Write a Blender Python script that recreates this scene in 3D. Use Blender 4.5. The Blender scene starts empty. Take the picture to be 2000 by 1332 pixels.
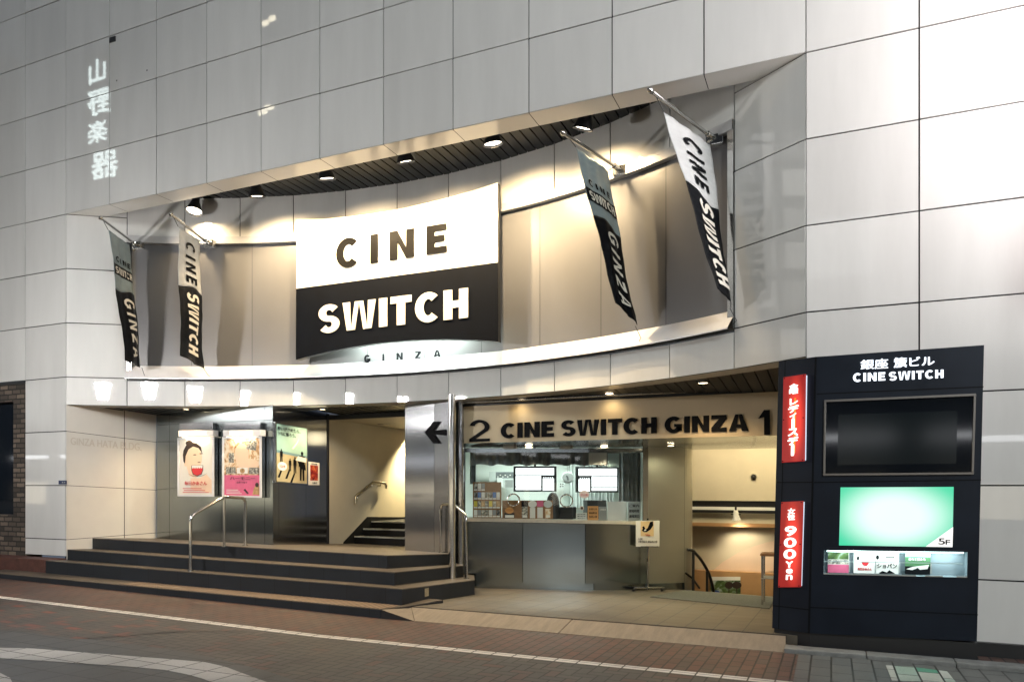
import bpy, bmesh, math, random
from mathutils import Vector, Matrix
random.seed(7)
S = bpy.context.scene
COL = S.collection
R = math.radians

# ------------------------------------------------------------------ camera, world, exposure
F, TH, DC, X12, PW, YS = 1433.73, 0.4102, 8.2271, -0.243, 1.0377, 947.8   # focal (px of a 2000 px wide frame), yaw, distance, grid
E, H = 1.62, 0.9                                                            # eye height, facade panel height
CT, ST = math.cos(TH), math.sin(TH)
cam_d = bpy.data.cameras.new('camera'); cam = bpy.data.objects.new('camera', cam_d); COL.objects.link(cam)
cam_d.sensor_width = 36.0; cam_d.lens = F / 2000 * 36.0
cam_d.shift_y = (YS - 666) / 2000.0
cam_d.clip_start = 0.05; cam_d.clip_end = 300
cam.location = (0, -DC, E); cam.rotation_euler = (R(90), 0, TH)
S.camera = cam
world = bpy.data.worlds.new('World'); S.world = world; world.use_nodes = True
bg = world.node_tree.nodes['Background']
bg.inputs['Color'].default_value = (0.62, 0.74, 0.95, 1); bg.inputs['Strength'].default_value = 0.16
S.view_settings.view_transform = 'Standard'; S.view_settings.look = 'None'
S.view_settings.exposure = 0.0; S.view_settings.gamma = 1.0
S.cycles.max_bounces = 8; S.cycles.transparent_max_bounces = 12
S.cycles.caustics_reflective = False; S.cycles.caustics_refractive = False
S.cycles.sample_clamp_indirect = 10.0

# ------------------------------------------------------------------ survey helpers
def ray(x, y):
    xc = (x - 1000) / F
    return CT * xc - ST, ST * xc + CT, -(y - YS) / F
def at(x, y, Y):
    r = ray(x, y); t = (Y + DC) / r[1]
    return Vector((r[0] * t, Y, E + r[2] * t))
def atz(x, y, z):
    r = ray(x, y); t = (z - E) / r[2]
    return Vector((r[0] * t, r[1] * t - DC, z))
def atx(x, y, X):
    r = ray(x, y); t = X / r[0]
    return Vector((X, r[1] * t - DC, E + r[2] * t))
def on_line(x, y, A, B):
    """where the sight line through (x,y) meets the vertical plane through A and B"""
    r = ray(x, y); dx, dy = B[0] - A[0], B[1] - A[1]
    # t*r0 - A0 , t*r1-DC-A1 parallel to d
    t = (A[0] * dy - (A[1] + DC) * dx) / (r[0] * dy - r[1] * dx)
    return Vector((t * r[0], t * r[1] - DC, E + t * r[2]))
def gz(X, k=0.017):
    return k * max(0.0, -5.0 - X)
def sz(X):
    return gz(X, 0.0125)
FALL = 0.05                                   # the floors fall slightly towards the back of the entrance
def hf(X, Y): return .095 - FALL * max(0.0, Y + .22)
def lf(X, Y): return .64 + sz(X) - (FALL + .0115) * max(0.0, Y - .44)
def lf0(X, Y): return .64 + sz(X) - (FALL + .004) * max(0.0, Y - .44)
def uf(X, Y): return .478 + sz(X) - FALL * max(0.0, Y)
def mf(X, Y): return .318 + sz(X) - FALL * max(0.0, Y + .3)
def bf(X, Y): return .112 + sz(X)
def on_floor(x, y, f):
    z = .3
    for _ in range(80):
        p = atz(x, y, z); z = .5 * z + .5 * f(p.x, p.y)
    return Vector((p.x, p.y, z))

# ------------------------------------------------------------------ materials
def new_mat(name):
    m = bpy.data.materials.new(name); m.use_nodes = True
    nt = m.node_tree; return m, nt, nt.nodes['Principled BSDF']
def L(nt, a, b): nt.links.new(a, b)
ANI = 0.0
def pm(name, col, rough=0.5, metal=0.0, spec=0.5, var=0.0, vscale=3.0, bump=0.0, bscale=20.0, aniso=0.0, coat=0.0, island=0.0, rvar=0.0, stretch=None):
    m, nt, b = new_mat(name)
    b.inputs['Base Color'].default_value = (*col, 1); b.inputs['Roughness'].default_value = rough
    b.inputs['Metallic'].default_value = metal; b.inputs['Specular IOR Level'].default_value = spec
    b.inputs['Coat Weight'].default_value = coat; b.inputs['Coat Roughness'].default_value = 0.024; b.inputs['Coat IOR'].default_value = 1.6
    tc = nt.nodes.new('ShaderNodeTexCoord'); src = tc.outputs['Object']
    if stretch:
        mp = nt.nodes.new('ShaderNodeMapping'); mp.inputs['Scale'].default_value = stretch; L(nt, src, mp.inputs['Vector']); src = mp.outputs['Vector']
    col_out = None
    if var or rvar:
        n = nt.nodes.new('ShaderNodeTexNoise'); n.inputs['Scale'].default_value = vscale; n.inputs['Detail'].default_value = 5; n.inputs['Roughness'].default_value = 0.6
        L(nt, src, n.inputs['Vector'])
    if var:
        mr = nt.nodes.new('ShaderNodeMapRange'); mr.inputs['From Min'].default_value = .3; mr.inputs['From Max'].default_value = .7
        mr.inputs['To Min'].default_value = 1 - var; mr.inputs['To Max'].default_value = 1 + var
        L(nt, n.outputs['Fac'], mr.inputs['Value'])
        mx = nt.nodes.new('ShaderNodeVectorMath'); mx.operation = 'SCALE'; mx.inputs[0].default_value = col
        L(nt, mr.outputs['Result'], mx.inputs['Scale']); col_out = mx.outputs['Vector']
    if island:
        g = nt.nodes.new('ShaderNodeNewGeometry'); mr = nt.nodes.new('ShaderNodeMapRange')
        mr.inputs['To Min'].default_value = 1 - island; mr.inputs['To Max'].default_value = 1 + island * .4
        L(nt, g.outputs['Random Per Island'], mr.inputs['Value'])
        mx = nt.nodes.new('ShaderNodeVectorMath'); mx.operation = 'SCALE'; mx.inputs[0].default_value = col
        if col_out: L(nt, col_out, mx.inputs[0])
        L(nt, mr.outputs['Result'], mx.inputs['Scale']); col_out = mx.outputs['Vector']
    if col_out: L(nt, col_out, b.inputs['Base Color'])
    if rvar:
        mr = nt.nodes.new('ShaderNodeMapRange'); mr.inputs['From Min'].default_value = .3; mr.inputs['From Max'].default_value = .7
        mr.inputs['To Min'].default_value = max(0.01, rough - rvar); mr.inputs['To Max'].default_value = rough + rvar
        L(nt, n.outputs['Fac'], mr.inputs['Value']); L(nt, mr.outputs['Result'], b.inputs['Roughness'])
    if bump:
        n2 = nt.nodes.new('ShaderNodeTexNoise'); n2.inputs['Scale'].default_value = bscale; n2.inputs['Detail'].default_value = 3
        L(nt, src, n2.inputs['Vector'])
        bp = nt.nodes.new('ShaderNodeBump'); bp.inputs['Strength'].default_value = bump; bp.inputs['Distance'].default_value = 0.01
        L(nt, n2.outputs['Fac'], bp.inputs['Height']); L(nt, bp.outputs['Normal'], b.inputs['Normal'])
    if aniso:
        b.inputs['Anisotropic'].default_value = aniso; b.inputs['Anisotropic Rotation'].default_value = ANI
        tg = nt.nodes.new('ShaderNodeTangent'); tg.direction_type = 'RADIAL'; tg.axis = 'Z'; L(nt, tg.outputs[0], b.inputs['Tangent'])
    return m
def em(name, col, s):
    m, nt, b = new_mat(name)
    b.inputs['Base Color'].default_value = (*[min(1, c) * .5 for c in col], 1); b.inputs['Roughness'].default_value = .3
    b.inputs['Emission Color'].default_value = (*col, 1); b.inputs['Emission Strength'].default_value = s
    return m
M = {}
M['panel'] = pm('enamel_panel', (.67, .67, .655), .5, spec=.25, var=.055, vscale=1.6, island=.09, coat=1.0, stretch=(1.6, 1.6, .28))
M['panel_in'] = pm('return_panel', (.66, .63, .57), .5, spec=.25, var=.05, vscale=1.2, island=.03, coat=.8)
M['joint'] = pm('joint_black', (.012, .012, .013), .8)
M['inset'] = pm('inset_panel', (.135, .135, .140), .36, spec=.5, var=.05, vscale=1.0, island=.05)
M['white_frame'] = pm('satin_frame', (.78, .77, .78), .35, metal=.1, var=.05, vscale=4)
M['satin'] = pm('satin_rail', (.50, .50, .51), .4, metal=.25, var=.08, vscale=3)
M['soffit'] = pm('polished_soffit', (.68, .66, .62), .4, spec=.3, var=.03, vscale=.9, coat=1.0); M['soffit'].node_tree.nodes['Principled BSDF'].inputs['Coat IOR'].default_value = 2.1; M['soffit'].node_tree.nodes['Principled BSDF'].inputs['Coat Roughness'].default_value = .17
M['steel'] = pm('brushed_steel', (.42, .43, .45), .17, metal=1, var=.04, vscale=1.2, aniso=.93)
M['steel_fine'] = pm('brushed_steel_sheet', (.27, .30, .305), .16, metal=1, var=.04, vscale=1.0, aniso=.90)
M['steel_sheet'] = pm('satin_steel_sheet', (.52, .52, .47), .40, metal=1, var=.04, vscale=1.0, aniso=.6)
M['chrome'] = pm('polished_steel', (.62, .62, .60), .14, metal=1, var=.05, vscale=9)
M['slat'] = pm('dark_slat', (.005, .007, .009), .42, spec=.3, var=.2, vscale=6)
M['black'] = pm('black_paint', (.012, .013, .015), .45)
M['ink'] = pm('ink_black', (.0035, .0042, .006), .6, spec=.12)
M['letter_grey'] = pm('letter_dark', (.0045, .0042, .004), .5, spec=.08)
M['navy'] = pm('navy_cladding', (.0042, .0085, .0175), .42, spec=.25, var=.25, vscale=2, rvar=.08)
M['sign_white'] = pm('sign_white', (.80, .77, .70), .4, var=.02)
M['sign_dark'] = pm('sign_dark', (.0012, .0022, .0048), .5, spec=.10, var=.3, vscale=3)
M['cream_letter'] = pm('cream_letter', (.78, .75, .66), .45)
M['cream'] = pm('cream_plaster', (.58, .52, .40), .6, var=.06, vscale=1.5)
M['fascia'] = pm('fascia_board', (.62, .51, .34), .5, var=.05, vscale=1.4)
M['cloth_w'] = pm('banner_white', (.60, .62, .62), .45, var=.10, vscale=5, spec=.5, bump=.6, bscale=6, stretch=(1, 1, 2.2))
M['cloth_d'] = pm('banner_dark', (.0028, .0038, .006), .42, spec=.16, var=.3, vscale=6, bump=.8, bscale=6, stretch=(1, 1, 2.2))
M['cloth_g'] = pm('banner_grey', (.25, .31, .32), .42, var=.10, vscale=5, spec=.5, bump=.6, bscale=6, stretch=(1, 1, 2.2))
M['step_top'] = pm('step_tile', (.15, .120, .088), .42, var=.14, vscale=7, rvar=.08)
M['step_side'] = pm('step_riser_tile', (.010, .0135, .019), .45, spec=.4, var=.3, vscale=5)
M['white_p'] = pm('white_plastic', (.78, .79, .77), .4)
M['paper'] = pm('paper', (.80, .78, .73), .6)
M['orange'] = pm('orange_card', (.75, .36, .12), .6)
M['grey'] = pm('grey_plastic', (.30, .31, .30), .5)
M['wood'] = pm('cork_board', (.26, .13, .055), .7, var=.2, vscale=20)
M['curtain'] = pm('curtain_grey', (.17, .185, .19), .8, var=.3, vscale=6)
M['curtain_w'] = pm('curtain_pale', (.62, .66, .64), .8, var=.1, vscale=6)
M['booth_wall'] = pm('booth_wall', (.72, .76, .72), .6, var=.03)
M['red'] = pm('red_ink', (.62, .03, .04), .5)
M['pink'] = pm('pink_ink', (.72, .14, .26), .5, var=.15, vscale=5)
M['skin'] = pm('skin_print', (.76, .46, .27), .5, var=.06, vscale=4)
M['skin_l'] = pm('skin_light_print', (.84, .60, .42), .5, var=.05, vscale=4)
M['hair'] = pm('hair_print', (.03, .017, .012), .5)
M['teal'] = pm('teal_print', (.30, .50, .46), .5, var=.12, vscale=3)
M['sand'] = pm('sand_print', (.42, .36, .22), .5, var=.15, vscale=4)
M['sepia'] = pm('photo_sepia', (.45, .28, .12), .5, var=.6, vscale=14)
M['blue'] = pm('blue_plate', (.01, .025, .09), .4)
M['mural'] = pm('mural_pink', (.68, .53, .42), .6, var=.06, vscale=2)
M['brown'] = pm('brown_wall', (.42, .24, .11), .6, var=.1)
M['brick_red'] = pm('red_paver_ledge', (.085, .032, .024), .6, var=.3, vscale=9)
M['stone'] = pm('kerb_stone', (.16, .165, .16), .7, var=.25, vscale=9, bump=.3, bscale=60)
M['mat'] = pm('grey_mat', (.085, .09, .08), .9, var=.25, vscale=30, bump=.5, bscale=120)
M['brass'] = pm('warm_metal', (.55, .5, .4), .3, metal=1)
M['counter'] = pm('counter_stone', (.45, .41, .33), .35, var=.12, vscale=25)
M['em_warm'] = em('lamp_warm', (1, .80, .52), 14)
M['em_spot'] = em('spot_lens', (1, .88, .72), 9)
M['em_white'] = em('lamp_white', (.92, 1, .96), 7)
M['em_sign'] = em('sign_glow', (.86, .92, 1), 1.7)
M['em_screen'] = em('screen_glow', (.95, .98, 1), 1.9)
M['em_edge'] = em('edge_glow', (.75, .85, 1), .9)
M['em_redtxt'] = em('red_sign_text', (1, .90, .84), 1.6)
M['em_lantern'] = em('lantern_glow', (1, .96, .92), 9)
M['em_neon'] = em('neon_white', (.86, 1, .98), 7)

def glass_mat():
    m = bpy.data.materials.new('clear_glass'); m.use_nodes = True; nt = m.node_tree; nt.nodes.clear()
    o = nt.nodes.new('ShaderNodeOutputMaterial'); t = nt.nodes.new('ShaderNodeBsdfTransparent'); g = nt.nodes.new('ShaderNodeBsdfGlossy')
    t.inputs[0].default_value = (.93, .97, .95, 1); g.inputs['Roughness'].default_value = .02
    f = nt.nodes.new('ShaderNodeFresnel'); f.inputs[0].default_value = 1.45; x = nt.nodes.new('ShaderNodeMixShader')
    L(nt, f.outputs[0], x.inputs[0]); L(nt, t.outputs[0], x.inputs[1]); L(nt, g.outputs[0], x.inputs[2]); L(nt, x.outputs[0], o.inputs[0]); return m
M['glass'] = glass_mat()

# small node-maths helper
class NM:
    def __init__(s, nt): s.nt = nt
    def op(s, o, a, b=None, c=None):
        n = s.nt.nodes.new('ShaderNodeMath'); n.operation = o
        for i, v in enumerate((a, b, c)):
            if v is None: continue
            if isinstance(v, (int, float)): n.inputs[i].default_value = v
            else: s.nt.links.new(v, n.inputs[i])
        return n.outputs[0]
    def add(s, a, b): return s.op('ADD', a, b)
    def sub(s, a, b): return s.op('SUBTRACT', a, b)
    def mul(s, a, b): return s.op('MULTIPLY', a, b)
    def mod(s, a, b): return s.op('FLOORED_MODULO', a, b)
    def flo(s, a): return s.op('FLOOR', a)
    def mix(s, f, a, b): return s.add(s.mul(a, s.sub(1.0, f)), s.mul(b, f))
    def eq(s, a, v): return s.op('COMPARE', a, v, .1)
    def mn(s, a, b): return s.op('MINIMUM', a, b)

def paver_mat(name, kind, size, base_cols, red_frac=0.0, mortar=.06, darkj=.02, rough=.55):
    """kind 'herring' (2:1 bricks), 'run' (running bond along Y) or 'tile'."""
    m, nt, b = new_mat(name); q = NM(nt)
    tc = nt.nodes.new('ShaderNodeTexCoord'); sx = nt.nodes.new('ShaderNodeSeparateXYZ'); L(nt, tc.outputs['Object'], sx.inputs[0])
    x = q.mul(sx.outputs[0], 1 / size); y = q.mul(sx.outputs[1], 1 / size)
    if kind == 'herring':
        i, j = q.flo(x), q.flo(y); fx, fy = q.sub(x, i), q.sub(y, j)
        k = q.mod(q.sub(i, j), 4.0)
        k0, k1, k2, k3 = [q.eq(k, float(v)) for v in range(4)]
        dl, dr, db, dt = fx, q.sub(1.0, fx), fy, q.sub(1.0, fy)
        dl = q.add(dl, k1); dr = q.add(dr, k0); dt = q.add(dt, k3); db = q.add(db, k2)
        d = q.mn(q.mn(dl, dr), q.mn(db, dt))
        idx = q.sub(i, k1); idy = q.sub(j, k2)
    elif kind == 'run':
        i = q.flo(x); fx = q.sub(x, i); ys = q.add(q.mul(y, .5), q.mul(q.mod(i, 2.0), .5)); j = q.flo(ys); fy = q.sub(ys, j)
        d = q.mn(q.mn(fx, q.sub(1.0, fx)), q.mul(q.mn(fy, q.sub(1.0, fy)), 2.0)); idx, idy = i, j
    else:
        i, j = q.flo(x), q.flo(y); fx, fy = q.sub(x, i), q.sub(y, j)
        d = q.mn(q.mn(fx, q.sub(1.0, fx)), q.mn(fy, q.sub(1.0, fy))); idx, idy = i, j
    cv = nt.nodes.new('ShaderNodeCombineXYZ'); L(nt, idx, cv.inputs[0]); L(nt, idy, cv.inputs[1])
    wn = nt.nodes.new('ShaderNodeTexWhiteNoise'); wn.noise_dimensions = '3D'; L(nt, cv.outputs[0], wn.inputs['Vector'])
    rp = nt.nodes.new('ShaderNodeValToRGB'); rp.color_ramp.interpolation = 'LINEAR'; els = rp.color_ramp.elements
    els[0].color = (*base_cols[0], 1); els[1].color = (*base_cols[-1], 1)
    for t, c in enumerate(base_cols[1:-1]):
        e = els.new((t + 1) / (len(base_cols) - 1)); e.color = (*c, 1)
    L(nt, wn.outputs['Value'], rp.inputs[0]); col = rp.outputs[0]
    # grime
    n = nt.nodes.new('ShaderNodeTexNoise'); n.inputs['Scale'].default_value = 1.1; n.inputs['Detail'].default_value = 8; n.inputs['Roughness'].default_value = .65; L(nt, tc.outputs['Object'], n.inputs['Vector'])
    n3 = nt.nodes.new('ShaderNodeTexNoise'); n3.inputs['Scale'].default_value = 70; n3.inputs['Detail'].default_value = 3; L(nt, tc.outputs['Object'], n3.inputs['Vector'])
    g = q.add(q.mul(n.outputs['Fac'], .8), q.mul(n3.outputs['Fac'], .5)); g = q.add(g, .35)
    sc = nt.nodes.new('ShaderNodeVectorMath'); sc.operation = 'SCALE'; L(nt, col, sc.inputs[0]); L(nt, g, sc.inputs['Scale'])
    vo = nt.nodes.new('ShaderNodeTexVoronoi'); vo.inputs['Scale'].default_value = 1.7; L(nt, tc.outputs['Object'], vo.inputs['Vector'])
    spot = q.op('LESS_THAN', q.add(vo.outputs['Distance'], q.mul(n3.outputs['Fac'], .03)), .055)
    n4 = nt.nodes.new('ShaderNodeTexNoise'); n4.inputs['Scale'].default_value = .55; n4.inputs['Detail'].default_value = 7; n4.inputs['Distortion'].default_value = 1.2; L(nt, tc.outputs['Object'], n4.inputs['Vector'])
    stain = q.op('SMOOTH_MIN', q.op('MAXIMUM', q.mul(q.sub(n4.outputs['Fac'], .52), 4.0), 0.0), 1.0, .1)
    dk = q.mul(q.sub(1.0, q.mul(spot, .45)), q.sub(1.0, q.mul(stain, .38)))
    s2_ = nt.nodes.new('ShaderNodeVectorMath'); s2_.operation = 'SCALE'; L(nt, sc.outputs[0], s2_.inputs[0]); L(nt, dk, s2_.inputs['Scale']); sc = s2_
    mask = q.op('LESS_THAN', d, mortar)
    mx = nt.nodes.new('ShaderNodeMix'); mx.data_type = 'RGBA'; L(nt, mask, mx.inputs[0]); L(nt, sc.outputs[0], mx.inputs[6]); mx.inputs[7].default_value = (darkj, darkj, darkj * .95, 1)
    L(nt, mx.outputs[2], b.inputs['Base Color'])
    rr = q.add(q.mul(n.outputs['Fac'], .35), rough - .15); L(nt, rr, b.inputs['Roughness'])
    bp = nt.nodes.new('ShaderNodeBump'); bp.inputs['Strength'].default_value = .5; bp.inputs['Distance'].default_value = .006
    hh = q.sub(q.add(q.mn(d, mortar * 2), q.mul(n3.outputs['Fac'], .06)), 0.0); L(nt, hh, bp.inputs['Height']); L(nt, bp.outputs['Normal'], b.inputs['Normal'])
    return m
M['herring'] = paver_mat('herringbone_paving', 'herring', .105, [(.054, .050, .047), (.070, .064, .058), (.062, .059, .056), (.080, .070, .064), (.088, .050, .042)], mortar=.065, darkj=.012)
M['herring_red'] = paver_mat('red_mixed_paving', 'herring', .105, [(.060, .058, .054), (.07, .066, .058), (.066, .06, .055), (.085, .07, .06), (.17, .052, .036)], mortar=.055)
M['runbond'] = paver_mat('running_bond_paving', 'run', .105, [(.074, .046, .037), (.094, .050, .039), (.074, .055, .047), (.112, .053, .040), (.067, .052, .045)], mortar=.07, darkj=.012)
M['slab'] = paver_mat('grey_setts', 'run', .17, [(.085, .092, .092), (.11, .115, .11), (.095, .10, .10)], mortar=.045)
M['slab_l'] = paver_mat('large_slabs', 'tile', .30, [(.055, .06, .064), (.072, .076, .078), (.06, .066, .07)], mortar=.022)
M['whitemark'] = paver_mat('white_mark_slabs', 'tile', .30, [(.42, .41, .39), (.36, .35, .335), (.46, .45, .43)], mortar=.022, darkj=.05)
M['whiteline'] = paver_mat('white_line_blocks', 'tile', .21, [(.62, .59, .54), (.55, .53, .49), (.66, .63, .58)], mortar=.035, darkj=.05)
M['floor_tile'] = paver_mat('entrance_floor_tile', 'tile', .30, [(.090, .077, .058), (.106, .088, .066), (.098, .083, .062)], mortar=.022, darkj=.03, rough=.5)
M['green_tile'] = paver_mat('painted_setts', 'run', .17, [(.42, .44, .40), (.06, .26, .17), (.45, .46, .43), (.40, .42, .40)], mortar=.045)

def ribbed_mat():
    m, nt, b = new_mat('ribbed_tactile_tile'); q = NM(nt)
    tc = nt.nodes.new('ShaderNodeTexCoord'); sx = nt.nodes.new('ShaderNodeSeparateXYZ'); L(nt, tc.outputs['Object'], sx.inputs[0])
    f = q.op('SINE', q.mul(sx.outputs[0], 2 * math.pi / .065)); f2 = q.op('SINE', q.mul(sx.outputs[1], 2 * math.pi / .12)); f = q.add(q.mul(f, .42), q.add(q.mul(f2, .08), .5))
    mx = nt.nodes.new('ShaderNodeMix'); mx.data_type = 'RGBA'; L(nt, f, mx.inputs[0]); mx.inputs[6].default_value = (.030, .022, .017, 1); mx.inputs[7].default_value = (.30, .215, .15, 1)
    L(nt, mx.outputs[2], b.inputs['Base Color']); b.inputs['Roughness'].default_value = .5
    bp = nt.nodes.new('ShaderNodeBump'); bp.inputs['Distance'].default_value = .008; L(nt, f, bp.inputs['Height']); L(nt, bp.outputs['Normal'], b.inputs['Normal']); return m
M['ribbed'] = ribbed_mat()
def step_mat(name, col, rough, sx_, sy_):
    m, nt, b = new_mat(name); q = NM(nt); tc = nt.nodes.new('ShaderNodeTexCoord'); sx = nt.nodes.new('ShaderNodeSeparateXYZ'); L(nt, tc.outputs['Object'], sx.inputs[0])
    fx = q.op('FRACT', q.mul(sx.outputs[0], 1 / sx_)); d = q.mn(fx, q.sub(1.0, fx)); mask = q.op('LESS_THAN', d, .004 / sx_)
    if sy_: fy = q.op('FRACT', q.add(q.mul(sx.outputs[1], 1 / sy_), .37)); mask = q.op('MAXIMUM', mask, q.op('LESS_THAN', fy, .008 / sy_))
    cv = nt.nodes.new('ShaderNodeCombineXYZ'); L(nt, q.flo(q.mul(sx.outputs[0], 1 / sx_)), cv.inputs[0]); wn = nt.nodes.new('ShaderNodeTexWhiteNoise'); L(nt, cv.outputs[0], wn.inputs['Vector'])
    n = nt.nodes.new('ShaderNodeTexNoise'); n.inputs['Scale'].default_value = 3.5; n.inputs['Detail'].default_value = 9; n.inputs['Roughness'].default_value = .7; L(nt, tc.outputs['Object'], n.inputs['Vector'])
    g = q.add(q.add(q.mul(wn.outputs['Value'], .30), q.mul(n.outputs['Fac'], 1.1)), .32)
    sc = nt.nodes.new('ShaderNodeVectorMath'); sc.operation = 'SCALE'; sc.inputs[0].default_value = col; L(nt, g, sc.inputs['Scale'])
    mx = nt.nodes.new('ShaderNodeMix'); mx.data_type = 'RGBA'; L(nt, mask, mx.inputs[0]); L(nt, sc.outputs[0], mx.inputs[6]); mx.inputs[7].default_value = (*[c * .25 for c in col], 1); L(nt, mx.outputs[2], b.inputs['Base Color'])
    L(nt, q.add(q.mul(n.outputs['Fac'], .4), rough - .2), b.inputs['Roughness']); b.inputs['Specular IOR Level'].default_value = .4; return m
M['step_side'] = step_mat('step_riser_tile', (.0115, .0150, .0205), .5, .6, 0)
M['step_top'] = step_mat('step_tile', (.096, .080, .063), .45, .6, .3)
def brickwall_mat():
    m, nt, b = new_mat('rustic_brick'); tc = nt.nodes.new('ShaderNodeTexCoord')
    mp = nt.nodes.new('ShaderNodeMapping'); mp.inputs['Rotation'].default_value = (R(90), 0, 0); L(nt, tc.outputs['Object'], mp.inputs['Vector'])
    n = nt.nodes.new('ShaderNodeTexNoise'); n.inputs['Scale'].default_value = 14; n.inputs['Detail'].default_value = 4; L(nt, tc.outputs['Object'], n.inputs['Vector'])
    br = nt.nodes.new('ShaderNodeTexBrick'); br.inputs['Scale'].default_value = 1; br.inputs['Brick Width'].default_value = .22; br.inputs['Row Height'].default_value = .085; br.inputs['Mortar Size'].default_value = .012
    br.inputs['Color1'].default_value = (.035, .028, .024, 1); br.inputs['Color2'].default_value = (.17, .13, .10, 1); br.inputs['Mortar'].default_value = (.02, .018, .016, 1)
    va = nt.nodes.new('ShaderNodeVectorMath'); va.operation = 'MULTIPLY_ADD'; va.inputs[1].default_value = (.02, .02, .02); L(nt, n.outputs['Color'], va.inputs[0]); L(nt, mp.outputs[0], va.inputs[2])
    L(nt, va.outputs[0], br.inputs['Vector']); L(nt, br.outputs['Color'], b.inputs['Base Color']); b.inputs['Roughness'].default_value = .75
    bp = nt.nodes.new('ShaderNodeBump'); bp.inputs['Distance'].default_value = .02; bp.invert = True; L(nt, br.outputs['Fac'], bp.inputs['Height']); L(nt, bp.outputs['Normal'], b.inputs['Normal']); return m
M['rustic'] = brickwall_mat()
def photo_mat(name, cols, scale=18, dist=1.5):
    m, nt, b = new_mat(name); tc = nt.nodes.new('ShaderNodeTexCoord')
    n = nt.nodes.new('ShaderNodeTexNoise'); n.inputs['Scale'].default_value = scale; n.inputs['Detail'].default_value = 3; n.inputs['Distortion'].default_value = dist
    L(nt, tc.outputs['Object'], n.inputs['Vector']); rp = nt.nodes.new('ShaderNodeValToRGB'); els = rp.color_ramp.elements
    els[0].position = .32; els[1].position = .68; els[0].color = (*cols[0], 1); els[1].color = (*cols[-1], 1)
    for t, c in enumerate(cols[1:-1]): e = els.new(.32 + .36 * (t + 1) / (len(cols) - 1)); e.color = (*c, 1)
    L(nt, n.outputs['Fac'], rp.inputs[0]); L(nt, rp.outputs[0], b.inputs['Base Color']); b.inputs['Roughness'].default_value = .35; return m
M['collage'] = photo_mat('photo_collage', [(.16, .06, .02), (.62, .36, .16), (.82, .66, .46), (.85, .75, .6)], 5, 2.5)
M['redphoto'] = photo_mat('red_photo', [(.02, .01, .01), (.35, .02, .02), (.75, .25, .08)], 12, 1)
M['bwphoto'] = photo_mat('dark_photo', [(.02, .02, .03), (.25, .24, .2), (.7, .66, .55)], 26, .5)
M['treephoto'] = photo_mat('tree_photo', [(.02, .05, .015), (.10, .16, .05), (.5, .58, .55)], 7, 1)
M['poster_bg'] = pm('poster_white', (.76, .72, .64), .35, var=.04)

def screen_mat(name, c_edge, c_mid, s, centre, rad):
    """a backlit screen showing a glowing picture: paler in its middle"""
    m, nt, b = new_mat(name); tc = nt.nodes.new('ShaderNodeTexCoord')
    mp = nt.nodes.new('ShaderNodeVectorMath'); mp.operation = 'SUBTRACT'; mp.inputs[1].default_value = centre; L(nt, tc.outputs['Object'], mp.inputs[0])
    sc = nt.nodes.new('ShaderNodeVectorMath'); sc.operation = 'MULTIPLY'; sc.inputs[1].default_value = (1 / rad[0], 0, 1 / rad[1]); L(nt, mp.outputs[0], sc.inputs[0])
    ln = nt.nodes.new('ShaderNodeVectorMath'); ln.operation = 'LENGTH'; L(nt, sc.outputs[0], ln.inputs[0])
    rp = nt.nodes.new('ShaderNodeValToRGB'); rp.color_ramp.interpolation = 'EASE'; els = rp.color_ramp.elements
    els[0].position = .3; els[0].color = (*c_mid, 1); els[1].position = 1.0; els[1].color = (*c_edge, 1); L(nt, ln.outputs['Value'], rp.inputs[0])
    L(nt, rp.outputs[0], b.inputs['Emission Color']); b.inputs['Emission Strength'].default_value = s; b.inputs['Base Color'].default_value = (.02, .05, .04, 1); b.inputs['Roughness'].default_value = .15
    return m

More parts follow.
